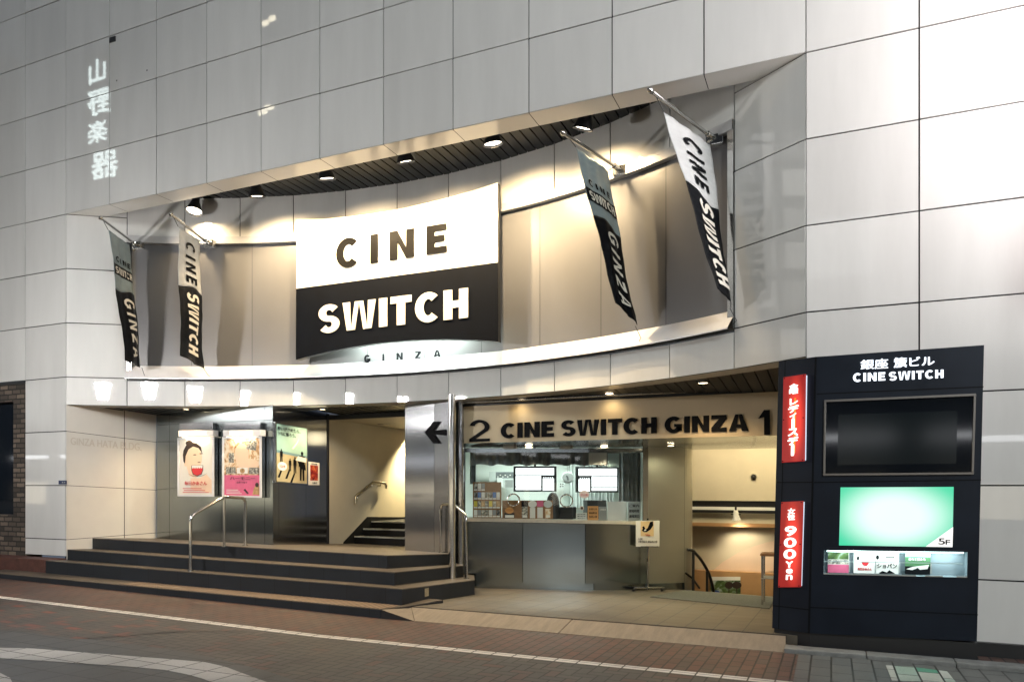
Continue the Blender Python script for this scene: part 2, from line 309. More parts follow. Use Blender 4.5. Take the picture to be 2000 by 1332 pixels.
# ------------------------------------------------------------------ mesh builder
ROOT = {}
class MB:
    def __init__(s): s.v, s.f, s.m, s.cur, s.g = [], [], [], 0, []
    def add(s, vs, fs):
        o = len(s.v); s.g.append((o, len(s.f))); s.v += [Vector(p) for p in vs]
        for f in fs: s.f.append([o + i for i in f]); s.m.append(s.cur)
        return s
    def pieces(s):
        """the builder divided into parts that stand clear of one another"""
        n = len(s.g); V = [a for a, _ in s.g] + [len(s.v)]; Fc = [b for _, b in s.g] + [len(s.f)]
        if n > 600: return [s]
        bx = []
        for k in range(n):
            q = s.v[V[k]:V[k + 1]]; bx.append([(min(p[i] for p in q), max(p[i] for p in q)) for i in range(3)])
        sz_ = [max(b - a for a, b in c) for c in bx]; par = list(range(n))
        def find(i):
            while par[i] != i: par[i] = par[par[i]]; i = par[i]
            return i
        for i in range(n):
            for j in range(i + 1, n):
                d = math.sqrt(sum(max(0, bx[i][k][0] - bx[j][k][1], bx[j][k][0] - bx[i][k][1]) ** 2 for k in range(3)))
                if d <= max(.02, .49 * max(sz_[i], sz_[j])): par[find(i)] = find(j)
        gr = {}
        for k in range(n): gr.setdefault(find(k), []).append(k)
        if len(gr) == 1: return [s]
        out = []
        for ks in gr.values():
            m = MB()
            for k in ks:
                o = len(m.v) - V[k]; m.g.append((len(m.v), len(m.f))); m.v += s.v[V[k]:V[k + 1]]
                for q in range(Fc[k], Fc[k + 1]): m.f.append([i + o for i in s.f[q]]); m.m.append(s.m[q])
            out.append(m)
        return out
    def poly(s, pts): return s.add(pts, [list(range(len(pts)))])
    def box(s, a, b):
        (x0, y0, z0), (x1, y1, z1) = a, b
        return s.add([(x0, y0, z0), (x1, y0, z0), (x1, y1, z0), (x0, y1, z0), (x0, y0, z1), (x1, y0, z1), (x1, y1, z1), (x0, y1, z1)],
                     [(0, 3, 2, 1), (4, 5, 6, 7), (0, 1, 5, 4), (1, 2, 6, 5), (2, 3, 7, 6), (3, 0, 4, 7)])
    def slab(s, quad, th):
        """four front corners (seen from the street, counter-clockwise from lower left) given thickness th away from the viewer"""
        q = [Vector(p) for p in quad]; n = (q[1] - q[0]).cross(q[3] - q[0]).normalized(); b = [p - n * th for p in q]
        return s.add(q + b, [(0, 1, 2, 3), (7, 6, 5, 4), (1, 0, 4, 5), (2, 1, 5, 6), (3, 2, 6, 7), (0, 3, 7, 4)])
    def prism(s, pts, z0, z1, top=True):
        n = len(pts); f0 = z0 if callable(z0) else (lambda X, Y: z0); f1 = z1 if callable(z1) else (lambda X, Y: z1)
        vs = [(x, y, f0(x, y)) for x, y in pts] + [(x, y, f1(x, y)) for x, y in pts]
        fs = [[i, (i + 1) % n, n + (i + 1) % n, n + i] for i in range(n)]
        if top: fs += [list(range(n, 2 * n)), list(range(n - 1, -1, -1))]
        return s.add(vs, fs)
    def tube(s, path, r, n=10, caps=True):
        path = [Vector(p) for p in path]; rings = []
        for i, p in enumerate(path):
            d = (path[min(i + 1, len(path) - 1)] - path[max(i - 1, 0)]).normalized()
            u = d.cross(Vector((0, 0, 1)));
            if u.length < 1e-3: u = Vector((1, 0, 0))
            u.normalize(); w = u.cross(d); rr = r[i] if isinstance(r, (list, tuple)) else r
            rings.append([p + u * rr * math.cos(2 * math.pi * k / n) + w * rr * math.sin(2 * math.pi * k / n) for k in range(n)])
        o = len(s.v); vs = [v for g in rings for v in g]
        fs = [[a * n + k, a * n + (k + 1) % n, (a + 1) * n + (k + 1) % n, (a + 1) * n + k] for a in range(len(path) - 1) for k in range(n)]
        if caps: fs += [list(range(n - 1, -1, -1)), [(len(path) - 1) * n + k for k in range(n)]]
        return s.add(vs, fs)
    def disc(s, c, nrm, r, n=20, ry=None):
        c = Vector(c); nrm = Vector(nrm).normalized(); u = nrm.cross(Vector((0, 0, 1)))
        if u.length < 1e-3: u = Vector((1, 0, 0))
        u.normalize(); w = nrm.cross(u); ry = ry or r
        return s.poly([c + u * r * math.cos(2 * math.pi * k / n) - w * ry * math.sin(2 * math.pi * k / n) for k in range(n)])
    def build(s, name, mats, parent=None, smooth=False, bevel=0.0):
        base = Vector((0, 0, 0))
        if parent is not None: base = ROOT[parent.name]
        if parent is not None and len(s.g) > 1:
            first = None; pcs = s.pieces()
            if len(pcs) > 1:
                for p in pcs: o = p.build(name, mats, parent, smooth, bevel); first = first or o
                return first
        me = bpy.data.meshes.new(name); me.from_pydata([p - base for p in s.v], [], s.f)
        for m in (mats if isinstance(mats, (list, tuple)) else [mats]): me.materials.append(m)
        me.polygons.foreach_set('material_index', s.m)
        if smooth: me.polygons.foreach_set('use_smooth', [True] * len(me.polygons))
        me.update(); o = bpy.data.objects.new(name, me); COL.objects.link(o)
        if bevel:
            bm = bmesh.new(); bm.from_mesh(me); bmesh.ops.remove_doubles(bm, verts=bm.verts, dist=1e-5)
            bmesh.ops.recalc_face_normals(bm, faces=bm.faces)
            bmesh.ops.bevel(bm, geom=[e for e in bm.edges if len(e.link_faces) == 2 and e.calc_face_angle(0) > .6], offset=bevel, segments=2, affect='EDGES', profile=.6); bm.to_mesh(me); bm.free()
        if smooth:
            try: me.set_sharp_from_angle(angle=R(40))
            except Exception: pass
        if parent is not None: o.parent = parent; ROOT[o.name] = base
        else: ROOT[o.name] = base
        return o
def thing(name, label, cat, loc, group=None):
    o = bpy.data.objects.new(name, None); COL.objects.link(o); o.location = loc; o.empty_display_size = .2
    o['label'] = label; o['category'] = cat
    if group: o['group'] = group
    ROOT[o.name] = Vector(loc); return o
def tag(o, label, cat, group=None):
    o['label'] = label; o['category'] = cat
    if group: o['group'] = group
    return o
def struct(o): o['kind'] = 'structure'; return o
def lamp(name, kind, loc, energy, col, parent, aim=None, **kw):
    d = bpy.data.lights.new(name, kind); d.energy = energy; d.color = col
    for k, v in kw.items(): setattr(d, k, v)
    o = bpy.data.objects.new(name, d); COL.objects.link(o)
    o.parent = parent; o.location = Vector(loc) - ROOT[parent.name]
    if aim is not None: o.rotation_euler = (Vector(aim) - Vector(loc)).to_track_quat('-Z', 'Y').to_euler()
    return o

# ------------------------------------------------------------------ lettering
def arc(cx, cy, rx, ry, a0, a1, t, ty=None, n=18, sub=2):
    """ring segment as quads, outer radii rx, ry, stroke t"""
    ty = ty or t; out = []
    for k in range(n):
        a, b = R(a0 + (a1 - a0) * k / n), R(a0 + (a1 - a0) * (k + 1) / n)
        o = [(cx + rx * math.cos(q), cy + ry * math.sin(q)) for q in (a, b)]; i = [(cx + (rx - t) * math.cos(q), cy + (ry - ty) * math.sin(q)) for q in (b, a)]
        out.append(o + i)
    return out
def rc(x0, y0, x1, y1): return [(x0, y0), (x1, y0), (x1, y1), (x0, y1)]
def glyph(c, t):
    h = t * .86
    if c == 'I': return t, [rc(0, 0, t, 1)]
    if c == 'N':
        w = .80; d = t * 1.45; return w, [rc(0, 0, t, 1), rc(w - t, 0, w, 1), [(t, 1), (t, 1 - d), (w - t, 0), (w - t, d)]]
    if c == 'E':
        w = .64; return w, [rc(0, 0, t, 1), rc(t, 0, w, h), rc(t, 1 - h, w - .01, 1), rc(t, .5 - h / 2 + .01, w - .07, .5 + h / 2 + .01)]
    if c == 'H':
        w = .76; return w, [rc(0, 0, t, 1), rc(w - t, 0, w, 1), rc(t, .5 - h / 2, w - t, .5 + h / 2)]
    if c == 'T':
        w = .70; return w, [rc(0, 1 - h, w, 1), rc(w / 2 - t / 2, 0, w / 2 + t / 2, 1 - h)]
    if c == 'Z':
        w = .70; return w, [rc(0, 1 - h, w, 1), rc(0, 0, w, h), [(0, h), (t * 1.3, h), (w, 1 - h), (w - t * 1.3, 1 - h)]]
    if c == 'A':
        w = .88; k = t * 1.1; y0, y1 = .2, .2 + h * .85
        fx = lambda y: (w / 2 - k / 2) * y
        return w, [[(0, 0), (k, 0), (w / 2, .80 if False else 1 - 0.0), (w / 2 - k / 2, 1)], [(w - k, 0), (w, 0), (w / 2 + k / 2, 1), (w / 2, 1)],
                   [(k + (w / 2 - k) * y0, y0), (w - k - (w / 2 - k) * y0, y0), (w - k - (w / 2 - k) * y1, y1), (k + (w / 2 - k) * y1, y1)]]
    if c == 'W':
        w = 1.16; k = t * .95; a, b, m = w * .25, w * .75, w / 2
        return w, [[(a - k * .55, 0), (a + .0, 0), (k, 1), (0, 1)], [(a, 0), (a + k * .55, 0), (m, 1), (m - k * .55, 1)],
                   [(b - k * .55, 0), (b, 0), (m + k * .55, 1), (m, 1)], [(b, 0), (b + k * .55, 0), (w, 1), (w - k, 1)]]
    if c == 'C':
        w = .80; return w, arc(.43, .5, .43, .52, 46, 314, t, h)
    if c == 'G':
        w = .84; return w, arc(.43, .5, .43, .52, 46, 340, t, h) + [rc(.46, .36, .835 - t * .0, .36 + h * .8)] + [rc(.835 - t * .85, .12, .835, .36)]
    if c == 'S':
        w = .76; out = []; P = []; hs = h * .86; rx, ry = .38 - t / 2, (1 - hs + .03) / 4
        for k in range(17): a = R(28 + (270 - 28) * k / 16); P.append((.38 + rx * math.cos(a), 1 + .015 - hs / 2 - ry + ry * math.sin(a)))
        for k in range(1, 17): a = R(90 - (90 + 152) * k / 16); P.append((.38 + rx * math.cos(a), hs / 2 - .015 + ry + ry * math.sin(a)))
        n = len(P)
        off = []
        for k in range(n):
            a, b = P[max(k - 1, 0)], P[min(k + 1, n - 1)]; dx, dy = b[0] - a[0], b[1] - a[1]; l = math.hypot(dx, dy); nx, ny = -dy / l, dx / l
            q = math.hypot(t * nx, hs * ny) / 2; off.append(((P[k][0] + nx * q, P[k][1] + ny * q), (P[k][0] - nx * q, P[k][1] - ny * q)))
        for k in range(n - 1): out.append([off[k][0], off[k][1], off[k + 1][1], off[k + 1][0]])
        return w, out
    if c == '1':
        w = .5; return w, [rc(.24, 0, .24 + t, 1), [(0, .66), (.24, .72), (.24, 1), (.18, .92)]]
    if c == '2':
        w = .72; a = arc(.36, .68, .35, .33, 168, -32, t * .85, h * .8, 18)
        return w, a + [[(0, h * .8), (t * 1.15, h * .8), (.36 + .35 * math.cos(R(-32)), .68 + .33 * math.sin(R(-32))), (.36 + (.35 - t * .85) * math.cos(R(-32)), .68 + (.33 - h * .8) * math.sin(R(-32)))], rc(0, 0, w, h * .8)]
    return .35, []
def ltext(mb, text, fmap, t=.24, gap=.12, depth=.012, cuts=0):
    """block lettering: text fills fmap's unit square (u right, v up, d towards the viewer)"""
    x = 0; polys = []
    for c in text:
        if c == ' ': x += .30; continue
        w, ps = glyph(c, t); polys += [[(x + px, py) for px, py in p] for p in ps]; x += w + gap
    W = x - gap
    if cuts:                                  # sliced finely so that the letters follow a waving cloth
        for p in polys:
            bm = bmesh.new(); bm.faces.new([bm.verts.new((a / W, b, 0)) for a, b in p])
            for ax, nc in ((0, cuts), (1, 4)):
                for k in range(1, nc):
                    co = [0, 0, 0]; no = [0, 0, 0]; co[ax] = k / nc; no[ax] = 1
                    bmesh.ops.bisect_plane(bm, geom=bm.verts[:] + bm.edges[:] + bm.faces[:], plane_co=co, plane_no=no)
            bm.verts.index_update(); mb.add([fmap(v.co.x, v.co.y, depth) for v in bm.verts], [[v.index for v in f.verts] for f in bm.faces]); bm.free()
        return
    for p in polys:
        q = [(a / W, b) for a, b in p]
        ar = sum(q[i][0] * q[(i + 1) % len(q)][1] - q[(i + 1) % len(q)][0] * q[i][1] for i in range(len(q)))
        if ar < 0: q = q[::-1]
        n = len(q); vs = [fmap(u, v, depth) for u, v in q] + [fmap(u, v, 0.0005) for u, v in q]
        mb.add(vs, [list(range(n))] + [[(i + 1) % n, i, n + i, n + (i + 1) % n] for i in range(n)])
def jtext(mb, text, fmap, bold=0.0, depth=.004, size_mode=True, offset=0.0):
    c = bpy.data.curves.new('tmp', 'FONT'); c.body = text; c.offset = offset
    o = bpy.data.objects.new('tmp', c); COL.objects.link(o)
    dg = bpy.context.evaluated_depsgraph_get(); me = bpy.data.meshes.new_from_object(o.evaluated_get(dg))
    vs = [v.co.copy() for v in me.vertices]; fs = [list(p.vertices) for p in me.polygons]
    bpy.data.objects.remove(o); bpy.data.curves.remove(c)
    bpy.data.meshes.remove(me)
    if not vs: return
    x0, x1 = min(v.x for v in vs), max(v.x for v in vs); y0, y1 = min(v.y for v in vs), max(v.y for v in vs)
    sh = [(0, 0)] if not bold else [(0, 0), (bold, 0), (-bold, 0), (0, bold), (0, -bold), (bold * .7, bold * .7), (-bold * .7, bold * .7), (bold * .7, -bold * .7), (-bold * .7, -bold * .7)]
    for k, (dx, dy) in enumerate(sh):
        mb.add([fmap((v.x - x0) / max(x1 - x0, 1e-6) + dx, (v.y - y0) / max(y1 - y0, 1e-6) + dy, depth + k * .0004) for v in vs], fs)
def quadmap(bl, br, tr, tl):
    bl, br, tr, tl = map(Vector, (bl, br, tr, tl)); n = (br - bl).cross(tl - bl).normalized()
    return lambda u, v, d=0.0: (bl * (1 - u) + br * u) * (1 - v) + (tl * (1 - u) + tr * u) * v + n * d
def pxmap(Y, x0, x1, ytl, ytr, ybl, ybr): return quadmap(at(x0, ybl, Y), at(x1, ybr, Y), at(x1, ytr, Y), at(x0, ytl, Y))
def sub(fm, u0, v0, u1, v1, dd=0.0): return lambda u, v, d=0.0: fm(u0 + (u1 - u0) * u, v0 + (v1 - v0) * v, d + dd)
def fquad(mb, fm, d=0.0): mb.poly([fm(0, 0, d), fm(1, 0, d), fm(1, 1, d), fm(0, 1, d)])
def fpoly(mb, fm, pts, d): mb.poly([fm(u, v, d) for u, v in pts])
def fslab(mb, fm, d0=0.0, d1=.01):
    a = [fm(0, 0, d1), fm(1, 0, d1), fm(1, 1, d1), fm(0, 1, d1)]; b = [fm(0, 0, d0), fm(1, 0, d0), fm(1, 1, d0), fm(0, 1, d0)]
    mb.add(a + b, [(0, 1, 2, 3), (7, 6, 5, 4), (1, 0, 4, 5), (2, 1, 5, 6), (3, 2, 6, 7), (0, 3, 7, 4)])
def frame(mb, fm, wu, wv, d0, d1):
    for a in ((0, 0, 1, wv), (0, 1 - wv, 1, 1), (0, wv, wu, 1 - wv), (1 - wu, wv, 1, 1 - wv)): fslab(mb, sub(fm, *a), d0, d1)
def ell(cx, cy, rx, ry, n=20, a0=0, a1=360): return [(cx + rx * math.cos(R(a0 + (a1 - a0) * k / (n if a1 - a0 == 360 else n - 1))), cy + ry * math.sin(R(a0 + (a1 - a0) * k / (n if a1 - a0 == 360 else n - 1)))) for k in range(n)]
# ------------------------------------------------------------------ ground
def road_z(X, Y): return gz(X) + 0.02 * max(0.0, -.65 - Y)
def sheet(mb, x0, x1, ys, dz, nx=None):
    xs = [x0] + [q for q in (-5.0,) if x0 < q < x1] + [x1]
    for a, b in zip(xs, xs[1:]):
        for c, d in zip(ys, ys[1:]): mb.poly([(a, c, road_z(a, c) + dz), (b, c, road_z(b, c) + dz), (b, d, road_z(b, d) + dz), (a, d, road_z(a, d) + dz)])
LINE_Y = -1.90
g = MB(); sheet(g, -60, 60, [-60, LINE_Y - .06], 0); road = struct(g.build('road', M['herring']))
g = MB(); sheet(g, -60, 60, [LINE_Y + .06, -.65, 1.0], 0); struct(g.build('pavement', M['runbond']))
g = MB(); sheet(g, -60, 60, [LINE_Y - .06, LINE_Y + .06], 0.001); struct(g.build('edge_line', M['whiteline']))
# red speckled patch and large slabs with the broad white band, lower left
def gpoly(pts, dz, inset=None):
    return [Vector((p.x, p.y, road_z(p.x, p.y) + dz)) for p in pts]
def gp(x, y):
    z = 0.0
    for _ in range(6):
        p = atz(x, y, z); z = road_z(p.x, p.y)
    return Vector((p.x, p.y, z))
def gstrip(up, lo, dz, name, mat):
    def dense(pl, n=48):
        out = []
        for k in range(n + 1):
            t = k / n * (len(pl) - 1); i = min(int(t), len(pl) - 2); f = t - i; out.append((pl[i][0] + (pl[i + 1][0] - pl[i][0]) * f, pl[i][1] + (pl[i + 1][1] - pl[i][1]) * f))
        return out
    mb = MB(); a = [gp(*p) for p in dense(up)]; b = [gp(*p) for p in dense(lo)]
    for i in range(len(a) - 1):
        for r in range(6):
            q = [b[i].lerp(a[i], r / 6), b[i + 1].lerp(a[i + 1], r / 6), b[i + 1].lerp(a[i + 1], (r + 1) / 6), b[i].lerp(a[i], (r + 1) / 6)]; mb.poly([Vector((p.x, p.y, road_z(p.x, p.y) + dz)) for p in q])
    return struct(mb.build(name, mat))
gstrip([(-60, 1168), (100, 1188), (250, 1206), (380, 1221), (470, 1233)], [(-60, 1225), (60, 1236), (150, 1248), (230, 1243), (330, 1234)], .004, 'red_paving', M['herring_red'])
up = [(-120, 1258), (0, 1266), (60, 1267), (150, 1274), (240, 1281), (330, 1288), (400, 1294), (440, 1303), (480, 1318), (530, 1336)]
lo = [(-120, 1276), (0, 1286), (60, 1290), (150, 1296), (240, 1302), (320, 1309), (365, 1318), (395, 1326), (420, 1336), (430, 1345)]
gstrip(up, lo, .008, 'white_band', M['whitemark'])
gstrip([(-120, 1230), (0, 1229), (120, 1243), (240, 1256), (330, 1268), (420, 1285), (520, 1310), (620, 1345)], [(-200, 1400), (0, 1400), (100, 1400), (200, 1400), (300, 1400), (380, 1400), (460, 1400), (560, 1400)], .004, 'slab_paving', M['slab_l'])
gstrip([(-80, 1314), (0, 1315), (20, 1325)], [(-80, 1345), (0, 1348), (30, 1348)], .008, 'white_mark', M['whitemark'])
gstrip([(1560, 1276), (1700, 1285), (1850, 1292), (2060, 1303)], [(1546, 1345), (1700, 1362), (1850, 1378), (2060, 1400)], .004, 'sett_paving', M['slab'])
gstrip([(1730, 1300), (1780, 1303), (1850, 1312)], [(1742, 1330), (1800, 1332), (1870, 1337)], .008, 'painted_sett_paving', M['green_tile'])

# ------------------------------------------------------------------ building shell
bld = thing('cinema_building', 'pale enamel panelled cinema building with a concave recessed front, steps and ticket hall', 'building', (-5.95, 0, 0))
X1 = X12 - 11 * PW; XM = (X1 + X12) / 2; HALF = (X12 - X1) / 2; SAG = 1.9
RR = (HALF ** 2 + SAG ** 2) / (2 * SAG); CY = SAG - RR; PHI = math.asin(HALF / RR)
def A(k, dr=0.0, z=0.0):
    p = -PHI + 2 * PHI * k / 13; return Vector((XM + (RR + dr) * math.sin(p), CY + (RR + dr) * math.cos(p), z))
def arcY(X): return CY + math.sqrt(max(0, RR * RR - (X - XM) ** 2))
def zr(n): return E + n * H
def panel(mb, a, b, z0, z1, gap=.0075, tilt=.0022, depth=.02):
    """one cladding panel between plan points a, b (left to right seen from the street) with returned edges"""
    a, b = Vector(a), Vector(b); d = (b - a).normalized(); n = Vector((d.y, -d.x, 0))
    if n.y > 0 and abs(n.y) > .05: n = -n
    p = [a + d * gap, b - d * gap]; j = [random.uniform(-tilt, tilt) for _ in range(3)]
    q = [Vector((p[0].x, p[0].y, z0 + gap)) + n * j[0], Vector((p[1].x, p[1].y, z0 + gap)) + n * j[1], Vector((p[1].x, p[1].y, z1 - gap)) + n * (j[1] + j[2] - j[0]), Vector((p[0].x, p[0].y, z1 - gap)) + n * j[2]]
    r = [v - n * depth for v in q]
    mb.cur = 0; mb.add(q + r, [(0, 1, 2, 3), (1, 0, 4, 5), (2, 1, 5, 6), (3, 2, 6, 7), (0, 3, 7, 4)])
    mb.cur = 1; o = [Vector((a.x, a.y, z0)) - n * .018, Vector((b.x, b.y, z0)) - n * .018, Vector((b.x, b.y, z1)) - n * .018, Vector((a.x, a.y, z1)) - n * .018]; mb.poly(o); mb.cur = 0
def GX(i): return X12 + (i - 12) * PW
w = MB()
for i in range(-4, 16):
    a, b = (GX(i), 0, 0), (GX(i + 1), 0, 0)
    for r in range(-2, 12):
        if 1 <= i <= 11 and r < 5: continue
        if i < 0 and r < 2: continue
        if r == -2:
            if i >= 12: panel(w, a, b, .02, zr(-1))
            elif i == 0: panel(w, a, b, .44, zr(-1))
            continue
        panel(w, a, b, zr(r), zr(r + 1))
w.build('facade_panels', [M['panel'], M['joint']], bld)
ZB, ZT, ZC = E + 1.335, zr(5), E + 4.86           # underside of the band, top of the opening, ceiling of the recess
ZI0, ZI1 = E + 1.80, E + 4.20                     # billboard inset
w = MB()
for k in range(13):
    a, b = A(k), A(k + 1)
    panel(w, a, b, ZB, zr(2) if k in (0, 12) else E + 1.765)
    if k in (0, 12):
        for r in range(2, 5): panel(w, a, b, zr(r), zr(r + 1))
        panel(w, a, b, zr(5), ZC + .3)
    else: panel(w, a, b, ZI1, ZC + .3)
w.build('curved_panels', [M['panel'], M['joint']], bld)
# inset billboard backing: ten smooth sheets along the arc
w = MB(); N = 10
for s in range(N):
    k0, k1 = 1 + 11 * s / N, 1 + 11 * (s + 1) / N; m = 6; e = .0035
    o = len(w.v); vs = []
    for t in range(m + 1):
        kk = k0 + e + (k1 - k0 - 2 * e) * t / m; vs += [A(kk, .05, E + 1.9), A(kk, .05, ZI1)]
    w.cur = 0; w.add(vs, [(2 * t, 2 * t + 2, 2 * t + 3, 2 * t + 1) for t in range(m)])
w.cur = 1
for t in range(66): w.poly([A(1 + 11 * t / 66, .06, E + 1.8), A(1 + 11 * (t + 1) / 66, .06, E + 1.8), A(1 + 11 * (t + 1) / 66, .06, ZI1 + .02), A(1 + 11 * t / 66, .06, ZI1 + .02)])
w.build('billboard_sheets', [M['inset'], M['joint']], bld, smooth=False)
def sweep(mb, prof, k0, k1, n):
    o = len(mb.v); m = len(prof); vs = [A(k0 + (k1 - k0) * t / n, dr, z) for t in range(n + 1) for dr, z in prof]
    mb.add(vs, [(t * m + i, (t + 1) * m + i, (t + 1) * m + i + 1, t * m + i + 1) for t in range(n) for i in range(m - 1)])
w = MB()
sweep(w, [(.05, E + 2.025), (-.12, E + 1.80), (-.12, E + 1.785)][::-1], 1, 12, 66)
w.cur = 1; sweep(w, [(.05, E + 1.783), (-.12, E + 1.783)], 1, 12, 66); sweep(w, [(.0, E + 1.765), (.0, E + 1.783)], 1, 12, 66)
w.build('billboard_ledge', [M['white_frame'], M['black']], bld)
w = MB()
sweep(w, [(.05, E + 4.085), (-.035, E + 4.085), (-.035, E + 4.20), (0.03, E + 4.20)], 1, 12, 66)
w.build('billboard_top_rail', [M['satin']], bld)
for k, s in ((1, 1), (12, -1)):
    w = MB()
    a = .085 * s
    o0, o1 = A(k, -.02, 0), A(k + a, -.02, 0); i1 = A(k + a * 1.5, .05, 0)
    P = lambda p, z: Vector((p.x, p.y, z))
    q = [P(o0, E + 1.79), P(o1, E + 1.79), P(o1, ZI1), P(o0, ZI1)]; q2 = [P(o1, E + 1.79), P(i1, E + 1.79), P(i1, ZI1), P(o1, ZI1)]
    w.poly(q if s > 0 else q[::-1]); w.poly(q2 if s > 0 else q2[::-1])
    e0 = A(k, .03, 0); q3 = [P(e0, E + 1.79), P(o0, E + 1.79), P(o0, ZI1), P(e0, ZI1)]; w.poly(q3 if s > 0 else q3[::-1])
    w.build('billboard_side_strip', [M['chrome']], bld)
# soffit strip of the lintel, dark slatted ceiling of the recess
SOF = .34
w = MB()
for i in range(1, 12):
    n = 8
    for t in range(n):
        xa, xb = GX(i) + .005 + (PW - .01) * t / n, GX(i) + .005 + (PW - .01) * (t + 1) / n
        w.add([(xa, .002, ZT), (xb, .002, ZT), (xb, min(SOF, max(.003, arcY(xb) - .004)), ZT), (xa, min(SOF, max(.003, arcY(xa) - .004)), ZT)], [(3, 2, 1, 0)])
w.cur = 1; w.poly([(X1, .0, ZT + .012), (X1, SOF - .01, ZT + .012), (X12, SOF - .01, ZT + .012), (X12, 0, ZT + .012)])
w.build('lintel_soffit', [M['soffit'], M['joint']], bld)
w = MB(); pitch = .15; x = X1 + .1
while x < X12 - .1:
    y1 = arcY(x + pitch / 2) + .02
    if y1 > SOF + .03: w.box((x, SOF + .004, ZC), (x + pitch - .022, y1, ZC + .03))
    x += pitch
w.cur = 1; w.box((X1, SOF - .02, ZC + .05), (X12, 2.1, ZC + .06)); w.box((X1 + .5, SOF - .008, ZT + .015), (X12 - .5, SOF + .002, ZC + .055)); w.cur = 0
w.build('recess_ceiling', [M['slat'], M['black']], bld)
# underside of the lower band and dark ceiling behind it
w = MB(); n = 78
for t in range(n):
    k0, k1 = 13 * t / n, 13 * (t + 1) / n
    w.add([A(k0, .003, ZB), A(k1, .003, ZB), A(k1, .32, ZB), A(k0, .32, ZB)], [(3, 2, 1, 0)])
w.build('band_soffit', M['panel_in'], bld)
def cz(X, Y):
    y0 = (arcY(X) if X1 < X < X12 else .05) + .32
    return ZB + .012 - .055 * max(0.0, Y - y0)
def on_ceiling(x, y, d=.006):
    Y = .4
    while Y < 4 and not (at(x, y, Y).z >= cz(at(x, y, Y).x, Y) - d and Y > (arcY(at(x, y, Y).x) if X1 < at(x, y, Y).x < X12 else 0) + .33): Y += .01
    return at(x, y, Y)
w = MB(); x = -11.62; pitch = .15
while x < .55:
    xm = x + .07; y0 = (arcY(xm) if X1 < xm < X12 else .05) + .318
    yend = 2.3 if x < -8.4 else (4.2 if x < -5.6 else 2.30)
    if yend > y0 + .03:
        for a, b, dz, m in ((x, x + pitch - .018, 0, 0), (x, x + pitch, .05, 1)):
            w.cur = m; w.add([(a, y0, cz(xm, y0) + dz), (b, y0, cz(xm, y0) + dz), (b, yend, cz(xm, yend) + dz), (a, yend, cz(xm, yend) + dz), (a, y0, cz(xm, y0) + dz + .04), (b, y0, cz(xm, y0) + dz + .04), (b, yend, cz(xm, yend) + dz + .04), (a, yend, cz(xm, yend) + dz + .04)],
                [(3, 2, 1, 0), (4, 5, 6, 7), (0, 1, 5, 4), (1, 2, 6, 5), (2, 3, 7, 6), (3, 0, 4, 7)])
    x += pitch
w.build('entrance_ceiling', [M['slat'], M['black']], bld)
# left return wall with its engraved name
RA, RB = Vector((X1 + .003, .0, 0)), on_line(306, 1000, (-11.38, 0), (-11.38, 3)); RB.z = 0
w = MB(); 
seams = [(.0, .28), (.28, .64), (.64, .999)]
rows = [.18, zr(-1) - .0, zr(0), zr(1), ZB + .01]
drop = [.05, .03, -.085, -.105, 0]                       # the seams run slightly out of level here
def rp(s, z): p = RA.lerp(RB, s); return Vector((p.x, p.y, z))
for a, b in ((.0, .62), (.62, 1.0)):
    for r in range(4):
        z0a, z0b = rows[r] + drop[r] * a, rows[r] + drop[r] * b; z1a, z1b = rows[r + 1] + drop[r + 1] * a, rows[r + 1] + drop[r + 1] * b
        e = .004; w.cur = 0; w.poly([rp(a + e, z0a + .004), rp(b - e, z0b + .004), rp(b - e, z1b - .004), rp(a + e, z1a - .004)])
w.cur = 1; n = Vector((-.02, 0, 0)); w.poly([rp(0, .1) + n, rp(1, .1) + n, rp(1, ZB + .05) + n, rp(0, ZB + .05) + n])
w.build('return_wall', [M['panel_in'], M['joint']], bld)
fm = lambda u, v, d=0.0: on_line(138 + (276 - 138) * u, 868 + 12 * u - 14 * v, RA, RB) + Vector((d, -d * .2, 0))
M['engrave'] = pm('engraved_letters', (.53, .48, .41), .4)
w = MB(); jtext(w, 'GINZA HATA BLDG.', fm, bold=.0018, depth=.003)
w.build('engraved_name', M['engrave'], bld)
# steel front behind the steps
SY = 1.5
w = MB(); xs = [at(p, 1000, SY).x for p in (306, 331, 432, 517, 533)]
for a, b in zip(xs, xs[1:]):
    w.box((a + .003, SY, .6), (b - .003, SY + .03, 2.72)); w.box((a + .003, SY - .004, 2.726), (b - .003, SY + .03, ZB + .02))
w.cur = 1; w.box((xs[0], SY + .028, .6), (xs[-1], SY + .04, ZB + .02))
w.build('steel_front', [M['steel_fine'], M['joint']], bld)
PA = Vector((xs[-1], SY, 0)); PB = on_floor(640, 1060, lf0); PB.z = 0; SWX = PB.x; pd = (PB - PA).normalized(); pn = Vector((pd.y, -pd.x, 0))
def wallq(mb, A0, B0, z0, z1, th, e=.003):
    d = (B0 - A0).normalized(); a, b = A0 + d * e, B0 - d * e
    mb.slab([Vector((a.x, a.y, z0)), Vector((b.x, b.y, z0)), Vector((b.x, b.y, z1)), Vector((a.x, a.y, z1))], th)
w = MB(); Lp = (PB - PA).length
for a, b in ((0, .10), (.10, .58), (.58, 1)): wallq(w, PA.lerp(PB, a), PA.lerp(PB, b), .74, ZB + .02, .02)
wallq(w, PA, PB, .45, .735, .015)
w.cur = 1; wallq(w, PA - pn * .02, PB - pn * .02, .45, ZB + .03, .02, 0)
w.build('steel_side_wall', [M['steel'], M['joint']], bld)
